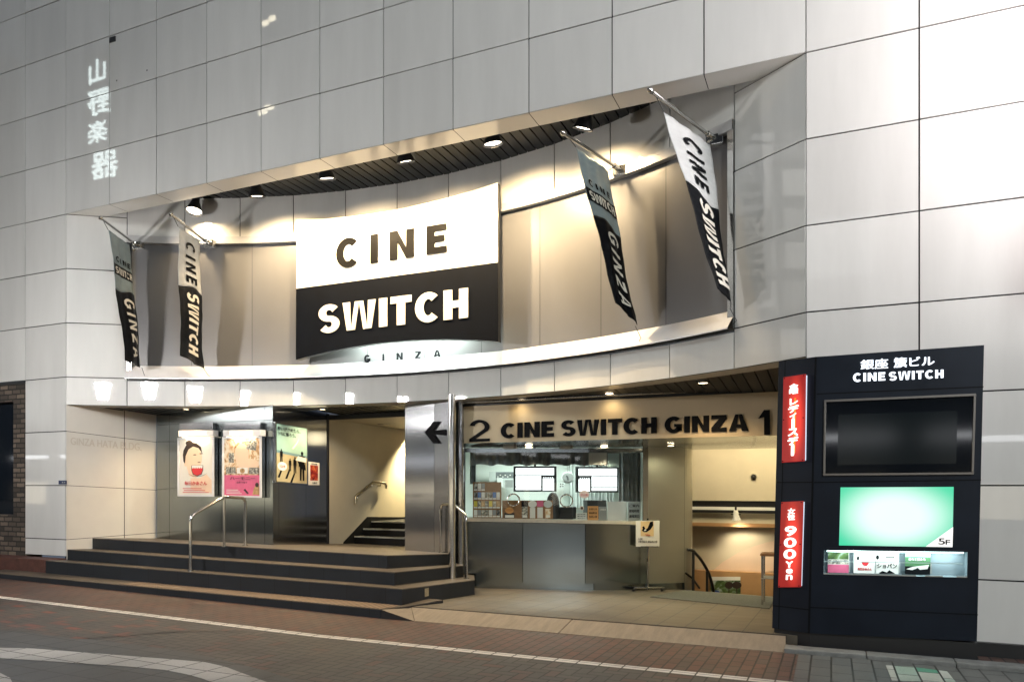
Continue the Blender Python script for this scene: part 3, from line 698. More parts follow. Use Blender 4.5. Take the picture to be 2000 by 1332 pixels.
# stair hall going up to screen 2
w = MB()
SY0, SYE = PB.y, PB.y + 5.2
w.poly([(SWX, SY0, .4), (SWX, SYE, .4), (SWX, SYE, ZB), (SWX, SY0, ZB)][::-1])
w.poly([(SWX - .02, SYE, .4), (SWX + 4.4, SYE, .4), (SWX + 4.4, SYE, ZB), (SWX - .02, SYE, ZB)])
w.build('stair_hall_wall', M['cream'], bld)
w = MB(); w.box((SWX - .03, SY0 - .02, .4), (SWX + .012, SY0 + .03, ZB)); bz = at(700, 811, SY0).z; w.box((SWX, SY0 - .02, bz - .06), (SWX + 2.6, SY0 + .04, bz + .02))
w.build('stair_hall_frame', M['black'], bld)
w = MB(); tz = atx(677, 824, SWX).z; w.box((SWX, SY0 + .05, tz), (SWX + 3.2, SYE, tz + .05)); w.build('stair_hall_ceiling', M['cream'], bld)
w = MB(); w.poly([atx(x, y, SWX + .008) for x, y in ((668, 1066), (671, 1058), (717, 1009), (830, 1010), (830, 1090), (700, 1085))][::-1]); w.build('stair_skirting', pm('black_skirting', (.012, .012, .012), .5, spec=.2), bld)
f0, f1_ = atx(683, 1061, SWX), atx(733, 1017, SWX); run, rise = (f1_.y - f0.y) / 3, (f1_.z - f0.z) / 3
w = MB(); v = MB()
for s in range(3):
    w.box((SWX + .01, f0.y + run * (s + .5), .35), (SWX + 2.6, f0.y + run * (s + 1.5) if s < 2 else SYE - .05, f0.z + rise * (s + 1)))
    v.box((SWX + .012, f0.y + run * (s + .5) - .012, f0.z + rise * (s + 1) - .022), (SWX + 2.6, f0.y + run * (s + .5) + .02, f0.z + rise * (s + 1) + .003))
w.build('stair_hall_steps', pm('black_rubber_step', (.005, .0055, .006), .6, spec=.2), bld); v.build('stair_nosing', M['grey'], bld)
# steel pier with arrow
QA, QB, QC = on_floor(791, 1074, lf), on_floor(848, 1078, lf), on_floor(886, 1081, lf)
for q in (QA, QB, QC): q.z = 0
w = MB()
wallq(w, QA, QB, .5, ZB + .02, .03); wallq(w, QB, QC, .5, ZB + .02, .03)
back = Vector((-.5, .8, 0)); w.prism([(p.x, p.y) for p in (QA + Vector((.01, .035, 0)), QC + Vector((-.01, .035, 0)), QC + back, QA + back)], .4, ZB + .03)
w.build('steel_pier', M['steel'], bld)
w = MB(); fm = lambda u, v, d=0.0: on_line(829 + 42 * u, 866 - 43 * v, QA, QC) + Vector((.24, -.97, 0)) * d
for p in ([(0, .5), (.42, 1), (.72, 1), (.40, .58)], [(0, .5), (.40, .42), (.72, 0), (.42, 0)], [(0, .5), (.40, .58), (.40, .42)], [(.40, .42), (1, .36), (1, .64), (.40, .58)]):
    w.poly([fm(u, v, .006) for u, v in p])
w.build('arrow_sign', M['ink'], bld)
pp = on_floor(883, 1084, lf); w = MB(); w.tube([(pp.x, pp.y, .2), (pp.x, pp.y, ZB + .02)], .056, 20); w.build('round_post', M['chrome'], bld, smooth=True)
JY = 2.12; j0, j1 = at(893.5, 1000, JY), at(905.5, 1000, JY); w = MB(); w.tube([((j0.x + j1.x) / 2, JY, -.05), ((j0.x + j1.x) / 2, JY, ZB + .0)], (j1.x - j0.x) / 2 * 1.05, 20); w.build('jamb_post', M['steel'], bld, smooth=True)
w = MB(); w.box((at(886, 1000, JY + .1).x, JY + .1, -.05), (j1.x - .05, JY + .16, ZB)); w.build('dark_reveal', M['black'], bld)

# ------------------------------------------------------------------ entrance steps
st = thing('entrance_steps', 'three dark tiled steps climbing to the landing under the steel front', 'steps', (-8.2, 0, 0))
LX = -11.62
eL, eU, eM = on_floor(884, 1081, lf), on_floor(905, 1104, uf), on_floor(927, 1132, mf)
def away(p, l):
    d = Vector((p.x, p.y + DC)).normalized() * l; return (p.x + d.x - .01, p.y + d.y)
lv = [('landing', [(LX, .42), (-5.66, .44), (eL.x, eL.y), away(eL, 1.6), (SWX + 2.6, 6.0), (LX, 6.0)], lf),
      ('upper_step', [(LX, .0), (-5.265, .0), (eU.x, eU.y), away(eU, .8), (LX, eU.y + .7)], uf),
      ('middle_step', [(LX - .1, -.30), (-4.96, -.30), (eM.x, eM.y), away(eM, .9), (LX - .1, eM.y + .8)], mf)]
for nm, pts, f in lv:
    mb = MB()
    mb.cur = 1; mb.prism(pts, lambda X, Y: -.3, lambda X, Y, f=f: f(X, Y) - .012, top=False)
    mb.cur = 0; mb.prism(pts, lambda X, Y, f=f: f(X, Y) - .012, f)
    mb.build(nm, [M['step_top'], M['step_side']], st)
mb = MB(); pts = [(-12.75, -.66), (-5.04, -.66), (-4.86, -.30), (-4.7, .3), (-12.75, .1)]
f1 = lambda X, Y=0: bf(X, Y)
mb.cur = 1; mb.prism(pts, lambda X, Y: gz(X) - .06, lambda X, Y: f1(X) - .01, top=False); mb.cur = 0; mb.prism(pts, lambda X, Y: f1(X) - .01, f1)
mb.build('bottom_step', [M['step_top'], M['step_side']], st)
mb = MB(); a, b = -9.6, -5.06
mb.add([(a, -.65, f1(a) + .003), (b, -.65, f1(b) + .003), (-4.97, -.47, f1(b) + .003), (-5.0, -.32, f1(b) + .003), (a, -.32, f1(a) + .003)], [(0, 1, 2, 3, 4)])
mb.build('ribbed_strip', M['ribbed'], st)
# outlet plate on the end of the steps
o0 = on_line(828.5, 1165, (-4.96, -.30), eM); o1 = on_line(836.5, 1147, (-4.96, -.30), eM)
mb = MB(); dv = Vector((.93, -.36, 0)); mb.slab([Vector((o0.x, o0.y, o0.z)) + dv * .012, Vector((o1.x, o1.y, o0.z)) + dv * .012, Vector((o1.x, o1.y, o1.z)) + dv * .012, Vector((o0.x, o0.y, o1.z)) + dv * .012], .012)
mb.build('socket_plate', M['chrome'], st)

# ------------------------------------------------------------------ floor of the ticket hall and the ramp plates
WELL = [on_floor(1330, 1151, hf), on_floor(1400, 1156, hf), on_floor(1530, 1166, hf)]
mb = MB(); fpts = [(-4.98, -.22), (.2, -.22), (.4, WELL[2].y), (WELL[2].x, WELL[2].y), (WELL[1].x, WELL[1].y), (WELL[0].x, WELL[0].y), (WELL[0].x - .2, WELL[0].y + .4), (-6.4, 4.4), (-6.2, 1.5), (-4.98, .5)]
mb.prism(fpts, -.6, hf); mb.build('hall_floor', M['floor_tile'], bld)
rm = thing('kerb_ramp', 'sloping beige concrete kerb ramp in front of the ticket hall', 'ramp', (-2.5, -.4, 0))
def ramp(name, xa_b, xb_b, xa_t, xb_t):
    mb = MB(); e = .006
    mb.add([(xa_b + e, -.66, .006), (xb_b - e, -.66, .006), (xb_t - e, -.245, .088), (xa_t + e, -.245, .088), (xa_b + e, -.66, -.03), (xb_b - e, -.66, -.03), (xb_t - e, -.245, -.03), (xa_t + e, -.245, -.03)],
           [(0, 1, 2, 3), (4, 5, 1, 0), (5, 6, 2, 1), (6, 7, 3, 2), (7, 4, 0, 3)]); mb.build(name, M['ramp'], rm)
M['ramp'] = pm('ramp_concrete', (.18, .152, .12), .62, var=.16, vscale=6, bump=.3, bscale=70, stretch=(3, .6, 1))
sx_ = gp(1092, 1236).x
ramp('ramp_plate', -4.56, sx_, -4.86, sx_ + .02); ramp('ramp_plate', sx_, -.40, sx_ + .02, -.42)
mb = MB(); mb.box((-4.86, -.2445, .02), (-.42, -.222, .0935)); mb.build('ramp_gap', M['joint'], rm)
mb = MB(); mb.poly([(-5.03, -.655, .107), (-4.56, -.664, .004), (-4.855, -.25, .086), (-4.9, -.30, .106)]); mb.build('ramp_flank', M['ramp'], rm)
mb = MB(); mb.poly([(-5.03, -.66, .0), (-4.56, -.663, -.004), (-4.56, -.663, .004), (-5.03, -.658, .105)]); mb.build('ramp_flank_side', M['black'], rm)
# ------------------------------------------------------------------ ticket hall
FY = 2.22
fz0, fz1 = at(1200, 858, FY).z, at(1200, 780, FY).z
fx0 = at(906, 850, FY).x
w = MB(); w.box((fx0, FY, fz0), (.55, FY + .05, fz1)); w.build('fascia_board', M['fascia'], bld)
w = MB(); w.tube([(fx0, FY - .03, fz1 + .06), (.5, FY - .03, fz1 + .06)], .022, 10); w.build('fascia_rail', M['steel'], bld, smooth=True)
w = MB(); w.box((fx0, FY + .02, fz1), (.55, FY + .06, ZB + .02)); w.build('fascia_header', M['black'], bld)
w = MB(); w.box((.2, .3, -.1), (.3, 6, ZB + .1)); w.build('hall_side_wall', M['cream'], bld)
w = MB(); ltext(w, 'CINE', pxmap(FY - .006, 979, 1082.5, 827, 822, 856, 852.5), .27, .10, .02); w.build('fascia_lettering', M['ink'], bld)
w = MB(); ltext(w, 'SWITCH', pxmap(FY - .006, 1097, 1283, 821.5, 814.5, 852, 846), .27, .09, .02); w.build('fascia_lettering', M['ink'], bld)
w = MB(); ltext(w, 'GINZA', pxmap(FY - .006, 1298.5, 1462, 814.5, 808.5, 845.5, 841), .27, .10, .02); w.build('fascia_lettering', M['ink'], bld)
w = MB(); ltext(w, '2', pxmap(FY - .006, 917.5, 957, 820.5, 820, 863, 861.5), .19, .1, .02); w.build('screen_number', M['ink'], bld); w = MB(); ltext(w, '1', pxmap(FY - .006, 1481, 1505, 801, 800.5, 849.5, 849), .24, .1, .02)
w.build('screen_number', M['ink'], bld)
# counter front: a curve in plan found from its foot line
foot = [(905, 1147.5), (960, 1149), (1021, 1150.5), (1080, 1151.5), (1143, 1152.3), (1200, 1152.5), (1250, 1152.3), (1300, 1151.5), (1337, 1150.5)]
CP = [on_floor(x, y, hf) for x, y in foot]
def cpt(px):
    for (xa, _), (xb, _), a, b in zip(foot, foot[1:], CP, CP[1:]):
        if px <= xb: return on_line(px, 1000, a, b)
    return on_line(px, 1000, CP[-2], CP[-1])
def cdir(px):
    a, b = cpt(px - 25), cpt(px + 25); d = Vector((b.x - a.x, b.y - a.y, 0)).normalized(); return d, Vector((-d.y, d.x, 0))
def con(px, py, dep):
    """point on sight line at depth dep behind the counter front"""
    d, n = cdir(px); a = cpt(px) + n * dep; return on_line(px, py, a, a + d)
def zct(px): return con(px, 1011.5 + 6.5 * (px - 905) / 345, 0).z
def strip(mb, p0, p1, y0, y1, dep, n=4, e=.004, mat=0):
    """upright sheet along the counter front between sight-line heights y0 (lower) and y1 (upper), given as functions of px"""
    mb.cur = mat; lo, hi = [], []
    for k in range(n + 1):
        px = p0 + (p1 - p0) * k / n; d, nn = cdir(px); sh = d * (e if k == 0 else (-e if k == n else 0))
        lo.append(con(px, y0(px), dep) + sh); hi.append(con(px, y1(px), dep) + sh)
    mb.add(lo + hi, [(k, k + 1, n + 2 + k, n + 1 + k) for k in range(n)])
def yfoot(px):
    for (xa, ya), (xb, yb) in zip(foot, foot[1:]):
        if px <= xb: return ya + (yb - ya) * (px - xa) / (xb - xa)
    return foot[-1][1]
ytop = lambda px: 1011.5 + 6.5 * (px - 905) / 345
yhead = lambda px: 883.0
ysof = lambda px: 871 - 11 * (px - 905) / 430
w = MB()
for a, b in ((900, 1021), (1021, 1143), (1143, 1264)): strip(w, a, b, lambda p: yfoot(p) - 13, lambda p: ytop(p) + 7, 0)
v = MB(); strip(v, 1264, 1337, lambda p: yfoot(p) - 13, lambda p: 873, 0); v.build('upright_sheet', M['steel_sheet'], bld, smooth=True)
for a, b in ((900, 1160), (1160, 1337)): strip(w, a, b, lambda p: yfoot(p) + 3, lambda p: yfoot(p) - 13.6, .03)
strip(w, 900, 1337, lambda p: yfoot(p) + 1, lambda p: ytop(p) + 4, .05, 12, 0, 1); strip(w, 1255, 1337, lambda p: yfoot(p), lambda p: 866, .05, 3, 0, 1)
w.build('counter_front', [M['steel_fine'], M['joint']], bld, smooth=True)
w = MB(); n = 12; fr, bk = [], []
for k in range(n + 1):
    px = 900 + (1264 - 900) * k / n; d, nn = cdir(px); z = zct(px); q = cpt(px); a = q - nn * .03; b = q + nn * .45; fr.append(Vector((a.x, a.y, z))); bk.append(Vector((b.x, b.y, z)))
dz = Vector((0, 0, -.05)); m = n + 1
w.add(fr + bk + [p + dz for p in fr], [(k, k + 1, m + k + 1, m + k) for k in range(n)] + [(2 * m + k, 2 * m + k + 1, k + 1, k) for k in range(n)]); w.build('counter_top', M['counter'], bld)
# column right of the window: flat sheet then rounded corner
d, nn = cdir(1337); c0 = cpt(1337); w = MB(); pts = []
for k in range(9):
    a = R(90 * k / 8) * .9; pts.append(c0 + d * (.34 * math.sin(a)) + nn * (.34 * (1 - math.cos(a))))
for a, b in zip(pts, pts[1:]): w.add([(a.x, a.y, -1.5), (b.x, b.y, -1.5), (b.x, b.y, 2.4), (a.x, a.y, 2.4)], [(0, 1, 2, 3)])
e1 = pts[-1] + nn * 2.4; a = pts[-1]; w.poly([(a.x, a.y, -1.5), (e1.x, e1.y, -1.5), (e1.x, e1.y, 2.4), (a.x, a.y, 2.4)])
w.build('rounded_column', M['steel_sheet'], bld, smooth=True)
w = MB(); strip(w, 1256, 1266, ytop, lambda p: 868, -.012, 2, 0); w.build('window_post', M['chrome'], bld)
w = MB(); strip(w, 900, 1256, yhead, lambda p: 875, .0, 10, 0); w.build('window_head', M['steel_fine'], bld)
# soffit between fascia and window
w = MB(); pts = [con(900 + (1337 - 900) * k / 8, 873.5, .02) for k in range(9)]
w.add([(p.x, FY + .02, fz0 + .001) for p in pts] + list(pts), [(9 + k, 10 + k, k + 1, k) for k in range(8)])
p = pts[-1]; w.poly([p, (p.x, 4.6, p.z - .03), (.5, 4.6, p.z - .03), (.5, FY + .02, fz0 + .001), (p.x, FY + .02, fz0 + .001)])
w.build('hall_soffit', M['steel_fine'], bld)
w = MB(); strip(w, 900, 1256, ytop, yhead, .015, 8, 0); w.build('window_glass', M['glass'], bld)
# booth room behind the glass
bx = [con(905, 1000, .3), con(1300, 1000, 0.3)]
w = MB(); dd, nb = cdir(1080); B0, B1 = cpt(905) - dd * .1 + nb * 2.1, cpt(1262) + dd * .05 + nb * 2.1
F0, F1 = cpt(905) - dd * .1, cpt(1262) + dd * .02
def vq(mb, a, b, z0, z1): mb.poly([(a.x, a.y, z0), (b.x, b.y, z0), (b.x, b.y, z1), (a.x, a.y, z1)])
vq(w, B0, B1, -.1, 2.6); vq(w, F0, B0, -.1, 2.6); vq(w, B1, F1, -.1, 2.6)
w.poly([(F0.x, F0.y, 2.42), (F1.x, F1.y, 2.42), (B1.x, B1.y, 2.42), (B0.x, B0.y, 2.42)][::-1])
w.build('booth_room', M['booth_wall'], bld)
# stairwell down to screen 1 : back wall in bands
WY = 6.4; xl, xr = at(1300, 900, WY).x - .6, 1.6
def zz(y, x=1450): return at(x, y, WY).z
w = MB(); w.poly([(xl, WY, zz(978)), (xr, WY, zz(978)), (xr, WY, 3.2), (xl, WY, 3.2)]); w.poly([(xl, WY + .05, zz(1022)), (xr, WY + .05, zz(1022)), (xr, WY + .05, zz(1002)), (xl, WY + .05, zz(1002))])
w.poly([(xl, WY + .3, zz(1118)), (xr, WY + .3, zz(1118)), (xr, WY + .3, zz(1022)), (xl, WY + .3, zz(1022))])
w.poly([(xr, WY, -2.6), (xr, 2.3, -2.6), (xr, 2.3, 3.2), (xr, WY, 3.2)]); w.poly([(xl, WY, 3.2), (xr, WY, 3.2), (xr, 4.5, 3.2), (xl, 4.5, 3.2)])
w.build('stairwell_wall', M['cream'], bld)
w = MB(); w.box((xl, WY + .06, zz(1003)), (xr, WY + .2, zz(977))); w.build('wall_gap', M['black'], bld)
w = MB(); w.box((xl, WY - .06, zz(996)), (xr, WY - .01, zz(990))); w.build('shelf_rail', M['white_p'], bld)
w = MB(); w.box((xl, WY + .04, zz(1029)), (xr, WY + .28, zz(1022))); w.build('shadow_band', M['brown'], bld)  # brown band between the wall panel and the mural wall
w = MB(); pts = [(1388, 1118), (1410, 1098), (1440, 1080), (1470, 1067), (1500, 1058), (1530, 1054), (1530, 1112), (1490, 1117), (1440, 1119)]
w.poly([at(x, y, WY + .288) for x, y in pts][::-1]); w.build('mural_curve', M['mural'], bld)
w = MB(); w.box((xl, WY + .1, -2.4), (xr, WY + .28, zz(1118))); w.build('wainscot', M['brown'], bld)
w = MB(); w.box((xl, 3.6, -2.5), (xr, WY + .3, -2.4)); w.build('lower_floor', M['floor_tile'], bld)
w = MB(); wv = [Vector((p.x, p.y, p.z)) for p in WELL]; w.poly([(wv[0].x, wv[0].y + .002, -1.8), (wv[1].x, wv[1].y + .002, -1.8), (wv[1].x, wv[1].y + .002, wv[1].z - .01), (wv[0].x, wv[0].y + .002, wv[0].z - .01)][::-1]); w.poly([(wv[1].x, wv[1].y + .002, -1.8), (xr, wv[2].y + .002, -1.8), (xr, wv[2].y + .002, wv[2].z - .01), (wv[1].x, wv[1].y + .002, wv[1].z - .01)][::-1]); w.build('stairwell_edge', M['stone'], bld)
# small fittings on the facade
w = MB(); a, b = at(214.5, 85, 0), at(226, 71, 0); w.box((a.x, -.012, a.z), (b.x, .01, b.z)); w.build('facade_vent', M['black'], bld)
w = MB()
for x, y in ((287, 138), (228, 158)): w.disc(at(x, y, -.006), (0, -1, 0), .014, 10)
w.build('bolt_hole', M['black'], bld)
# dark plinth right, under the kiosk and wall
w = MB(); w.box((-.2, -.06, -.02), (12, .02, .13)); w.build('plinth', M['black'], bld)
for xs0, xs1, nm in ((-.42, .30, 0), (.305, 1.02, 1), (1.025, 1.8, 2)):
    w = MB(); w.prism([(xs0, -.66), (xs1, -.66), (xs1, -.46), (xs0, -.46)], -.02, .045); o = w.build('kerb_stone', M['stone'], bevel=.012)
    tag(o, ['pale kerb stone beside the end of the ramp', 'pale kerb stone in the middle of the row under the kiosk', 'pale kerb stone under the right edge of the kiosk'][nm], 'kerb', 'kerb stones below the kiosk')
# ------------------------------------------------------------------ brick shop at the far left
shop = thing('brick_shop', 'dark rustic brick shopfront with a black window at the left edge', 'shop', (-13.5, .1, .3))
sx0 = GX(0) - .004; jx = at(26, 900, .02).x
w = MB(); w.box((jx, .02, .35), (sx0, .3, zr(2) - .05)); w.box((-18, .02, .35), (jx - .001, .3, at(10, 1005, .02).z)); w.box((-18, .02, at(10, 785, .02).z), (jx - .001, .3, zr(2) - .05))
w.build('brick_wall', M['rustic'], shop)
w = MB(); w.box((-18, .16, at(10, 1005, .02).z), (jx, .18, at(10, 785, .02).z)); w.build('window_pane', pm('dark_glass', (.006, .010, .016), .05, spec=.8), shop)
w = MB(); w.box((jx - .09, .10, at(10, 1005, .02).z), (jx - .002, .15, at(10, 785, .02).z)); w.build('window_frame', M['black'], shop)
w = MB(); w.box((-18, .0, zr(2) - .05), (sx0, .25, zr(2) - .006)); w.build('lintel', M['black'], shop)
lg = MB(); lz = at(60, 1078, -.25).z; lg.prism([(-20, -.45), (-11.78, -.28), (-11.66, .03), (-20, .03)], .1, .41, True); lo_ = lg.build('brick_ledge', M['brick_red'], bevel=.01)
tag(lo_, 'low dark red paved ledge at the foot of the brick shop', 'ledge')
w = MB(); w.prism([(-20, -.75), (-12.2, -.62), (-12.2, -.45), (-20, -.5)], .05, .20); tag(w.build('kerb_stone', M['stone'], bevel=.01), 'pale kerb stone strip left of the bottom step', 'kerb')
# ------------------------------------------------------------------ main sign
GY = 1.45
sg = thing('cinema_sign', 'big pincushion shaped sign, white over black, on the concave front', 'sign', at(776, 690, GY))
TL, TR, BR, BL = at(579, 429, GY), at(972, 357, GY), at(973.5, 667.5, GY), at(578, 703, GY)
ML, MR = at(578.5, 564, GY), at(972.7, 512.5, GY)
def edge(a, b, s, bow): p = a.lerp(b, s); p.z += bow * 4 * s * (1 - s); return p
n = 32
for nm, lo, hi, mt in (('upper_board', (ML, MR, 0), (TL, TR, -.13), 'sign_white'), ('lower_board', (BL, BR, .145), (ML, MR, 0), 'sign_dark')):
    w = MB()
    a = [edge(lo[0], lo[1], k / n, lo[2]) for k in range(n + 1)]; b = [edge(hi[0], hi[1], k / n, hi[2]) for k in range(n + 1)]
    w.add([p for q in zip(a, b) for p in q], [(2 * k, 2 * k + 2, 2 * k + 3, 2 * k + 1) for k in range(n)]); w.build(nm, M[mt], sg)
w = MB(); top = [edge(TL, TR, k / n, -.13) for k in range(n + 1)]; bot = [edge(BL, BR, k / n, .145) for k in range(n + 1)]
loop = top + bot[::-1]; o = Vector((0, .09, 0)); f_ = Vector((0, -.004, 0)); m = len(loop)
w.add([p + f_ for p in loop] + [p + o for p in loop], [(i, (i + 1) % m, m + (i + 1) % m, m + i) for i in range(m)]); w.poly([p + o for p in loop])
w.build('sign_edge', M['black'], sg)
w = MB(); ltext(w, 'CINE', pxmap(GY - .004, 657, 873, 469.5, 436.5, 525.5, 492), .255, .40, .012); w.build('lettering', M['letter_grey'], sg)
w = MB(); ltext(w, 'SWITCH', pxmap(GY - .004, 623, 914.5, 598, 562.5, 652, 620.5), .275, .115, .012); w.build('lettering', M['cream_letter'], sg)
w = MB()
for x, y in ((640, 470), (930, 430), (640, 640), (930, 610)): p = at(x, y, GY); w.tube([(p.x, GY + .08, p.z), (p.x, 2.0, p.z)], .025, 8)
w.build('bracket', M['black'], sg)
w = MB(); ltext(w, 'GINZA', pxmap(1.865, 712, 861, 694, 683.5, 708.5, 697.5), .23, 1.7, .015); w.build('wall_lettering', M['ink'], bld)
# light hidden behind the sign that washes the sheet above GINZA
bp_ = at(770, 650, 1.6); w = MB(); w.box((bp_.x - .7, 1.56, bp_.z + .16), (bp_.x + .9, 1.60, bp_.z + .20)); w.build('back_light_tube', M['em_white'], sg)
lamp('back_light', 'AREA', (bp_.x + .1, 1.64, bp_.z + .10), 95, (.86, 1, .90), sg, aim=(bp_.x + .1, 1.95, bp_.z - .45), shape='RECTANGLE', size=1.8, size_y=.05)

# ------------------------------------------------------------------ banners
def hvec(v): return Vector(v)
def banner(label, base, tip, corners, kind, vdark, band=None, phase=0.0):
    bx_, by_ = base; p0 = None
    # base lies on the arc just under the top rail
    Yb = 1.0
    for _ in range(8): q = at(bx_, by_, Yb); Yb = arcY(q.x) - .05
    p0 = at(bx_, by_, Yb); sp = (p0.x - XM) / RR; nrm = Vector((-sp, -math.sqrt(1 - sp * sp), 0)); tan = Vector((-nrm.y, nrm.x, 0))
    p1 = on_line(tip[0], tip[1], p0, p0 + nrm)
    t = thing('banner', label, 'banner', p0, 'banners on poles beside the main sign')
    w = MB(); w.tube([p0, p1], .022, 10); w.build('pole', M['chrome'], t, smooth=True)
    w = MB(); d = (p1 - p0).normalized()
    prof = [(0, .012), (.02, .03), (.045, .034), (.07, .022), (.085, .004)]
    w.tube([p1 + d * a for a, _ in prof], [r for _, r in prof], 10); w.build('finial', M['chrome'], t, smooth=True)
    w = MB(); w.box((p0.x - .09, Yb - .02, p0.z - .075), (p0.x + .11, Yb + .07, p0.z + .045)); w.tube([p0 - d * .03, p0 + d * .12], .036, 10); w.build('bracket', M['chrome'], t, bevel=.008)
    (tl, tr, bl, br) = [on_line(c[0], c[1], p0, p0 + nrm) if k < 2 else on_line(c[0], c[1], p0 + nrm * c[2], p0 + nrm * c[2] + tan) for k, c in enumerate(corners)]
    nn = (tr - tl).cross(bl - tl).normalized()
    if nn.dot(cam.location - tl) < 0: nn = -nn
    def surf(u, v, dd=0.0):
        p = (tl * (1 - u) + tr * u) * (1 - v) + (bl * (1 - u) + br * u) * v
        wv = .020 * math.sin(3.0 * v * math.pi + phase + u * 1.5) * (v ** .6) + .012 * math.sin(7 * u + 5 * v + phase) * (.3 + v) + .03 * math.sin(u * math.pi) * v + .0045 * math.sin(21 * u + 8 * v + phase) * (1 - .5 * v) + .003 * math.sin(37 * v + 11 * u)
        return p + nn * (wv + dd)
    def vb(u): return vdark + .018 * math.sin(5 * u + phase)
    for nm, mt, lo, hi, k in (('upper_cloth', 'cloth_w', lambda u: 0.0, vb, 22), ('lower_cloth', 'cloth_d', vb, lambda u: 1.0 - (0.0 if u > .5 else .02 * (1 - u)), 30)):
        w = MB(); nu = 26; vs = [surf(a / nu, lo(a / nu) + (hi(a / nu) - lo(a / nu)) * b / k) for b in range(k + 1) for a in range(nu + 1)]
        w.add(vs, [(b * (nu + 1) + a, (b + 1) * (nu + 1) + a, (b + 1) * (nu + 1) + a + 1, b * (nu + 1) + a + 1) for b in range(k) for a in range(nu)])
        o = w.build(nm, M['cloth_g'] if kind == 'GINZA' and mt == 'cloth_w' else M[mt], t, smooth=True); sm = o.modifiers.new('thick', 'SOLIDIFY'); sm.thickness = .003; sm.offset = 0
    e = .011
    def vt(u0, u1, v0, v1): return lambda s, q, d=0.0: surf(u0 + (u1 - u0) * q, v0 + (v1 - v0) * s, e + d)
    def hz(u0, u1, v0, v1): return lambda s, q, d=0.0: surf(u0 + (u1 - u0) * s, v1 + (v0 - v1) * q, e + d)
    if kind == 'CINE':
        w = MB(); ltext(w, 'CINE', vt(.30, .72, .07, vdark - .04), .24, .42, .002, 30); w.build('lettering', M['ink'], t)
        w = MB(); ltext(w, 'SWITCH', vt(.26, .76, vdark + .035, .93), .27, .13, .002, 36); w.build('lettering', M['cream_letter'], t)
    else:
        w = MB(); nb = 8
        vs = [surf(a / nb * .98 + .01, band[0] + (band[1] - band[0]) * b, e * .6) for b in (0, 1) for a in range(nb + 1)]
        w.add(vs, [(a, nb + 1 + a, nb + 2 + a, a + 1) for a in range(nb)]); w.build('dark_stripe', M['cloth_d'], t)
        w = MB(); ltext(w, 'CINE', hz(.14, .86, band[0] - .062, band[0] - .022), .24, .4, .002, 10); w.build('lettering', M['ink'], t)
        w = MB(); ltext(w, 'SWITCH', hz(.08, .92, band[0] + .018, band[1] - .012), .26, .12, .002, 10); w.build('lettering', M['cream_letter'], t)
        w = MB(); ltext(w, 'GINZA', vt(.34, .80, vdark + .05, .94), .22, .36, .002, 30); w.build('lettering', M['cream_letter'], t)
    w = MB(); f = br; g = Vector((f.x + .02, arcY(f.x) - .08, E + 1.84)); h_ = (f + g) / 2 + Vector((.06, -.03, -.06)); w.tube([f, h_, g], .005, 6); w.build('tie_cord', M['black'], t)
    w = MB(); a_ = tl + Vector((0, 0, 0)); w.tube([a_, p1 - d * .03], .005, 6); w.tube([tr, p0 + d * .1], .005, 6); w.build('hanging_cord', M['black'], t)
banner('leftmost banner, blue grey over black with a black stripe and pale vertical lettering', (266, 478), (199, 428), [(211, 449, -.70), (252, 478, -.06), (247, 709, .62), (277, 718, .10)], 'GINZA', .42, (.235, .315), .4)
banner('cream and black banner with large vertical lettering, between the leftmost banner and the main sign', (407, 475), (336, 421), [(348, 443, -.70), (390, 470, -.10), (354, 700, .85), (398, 720, .14)], 'CINE', .42, None, 1.7)
banner('blue grey and black banner with a black stripe, just right of the main sign', (1210, 331), (1104, 263), [(1125, 288, -.68), (1188, 334, -.12), (1203, 598, .45), (1241, 637, .10)], 'GINZA', .42, (.235, .325), 2.9)
banner('slanting white and black banner with large vertical lettering, rightmost of the four', (1394, 271), (1275, 181), [(1297, 219, -.70), (1388, 284, -.10), (1401, 572, .42), (1426, 603, .10)], 'CINE', .40, None, 4.2)

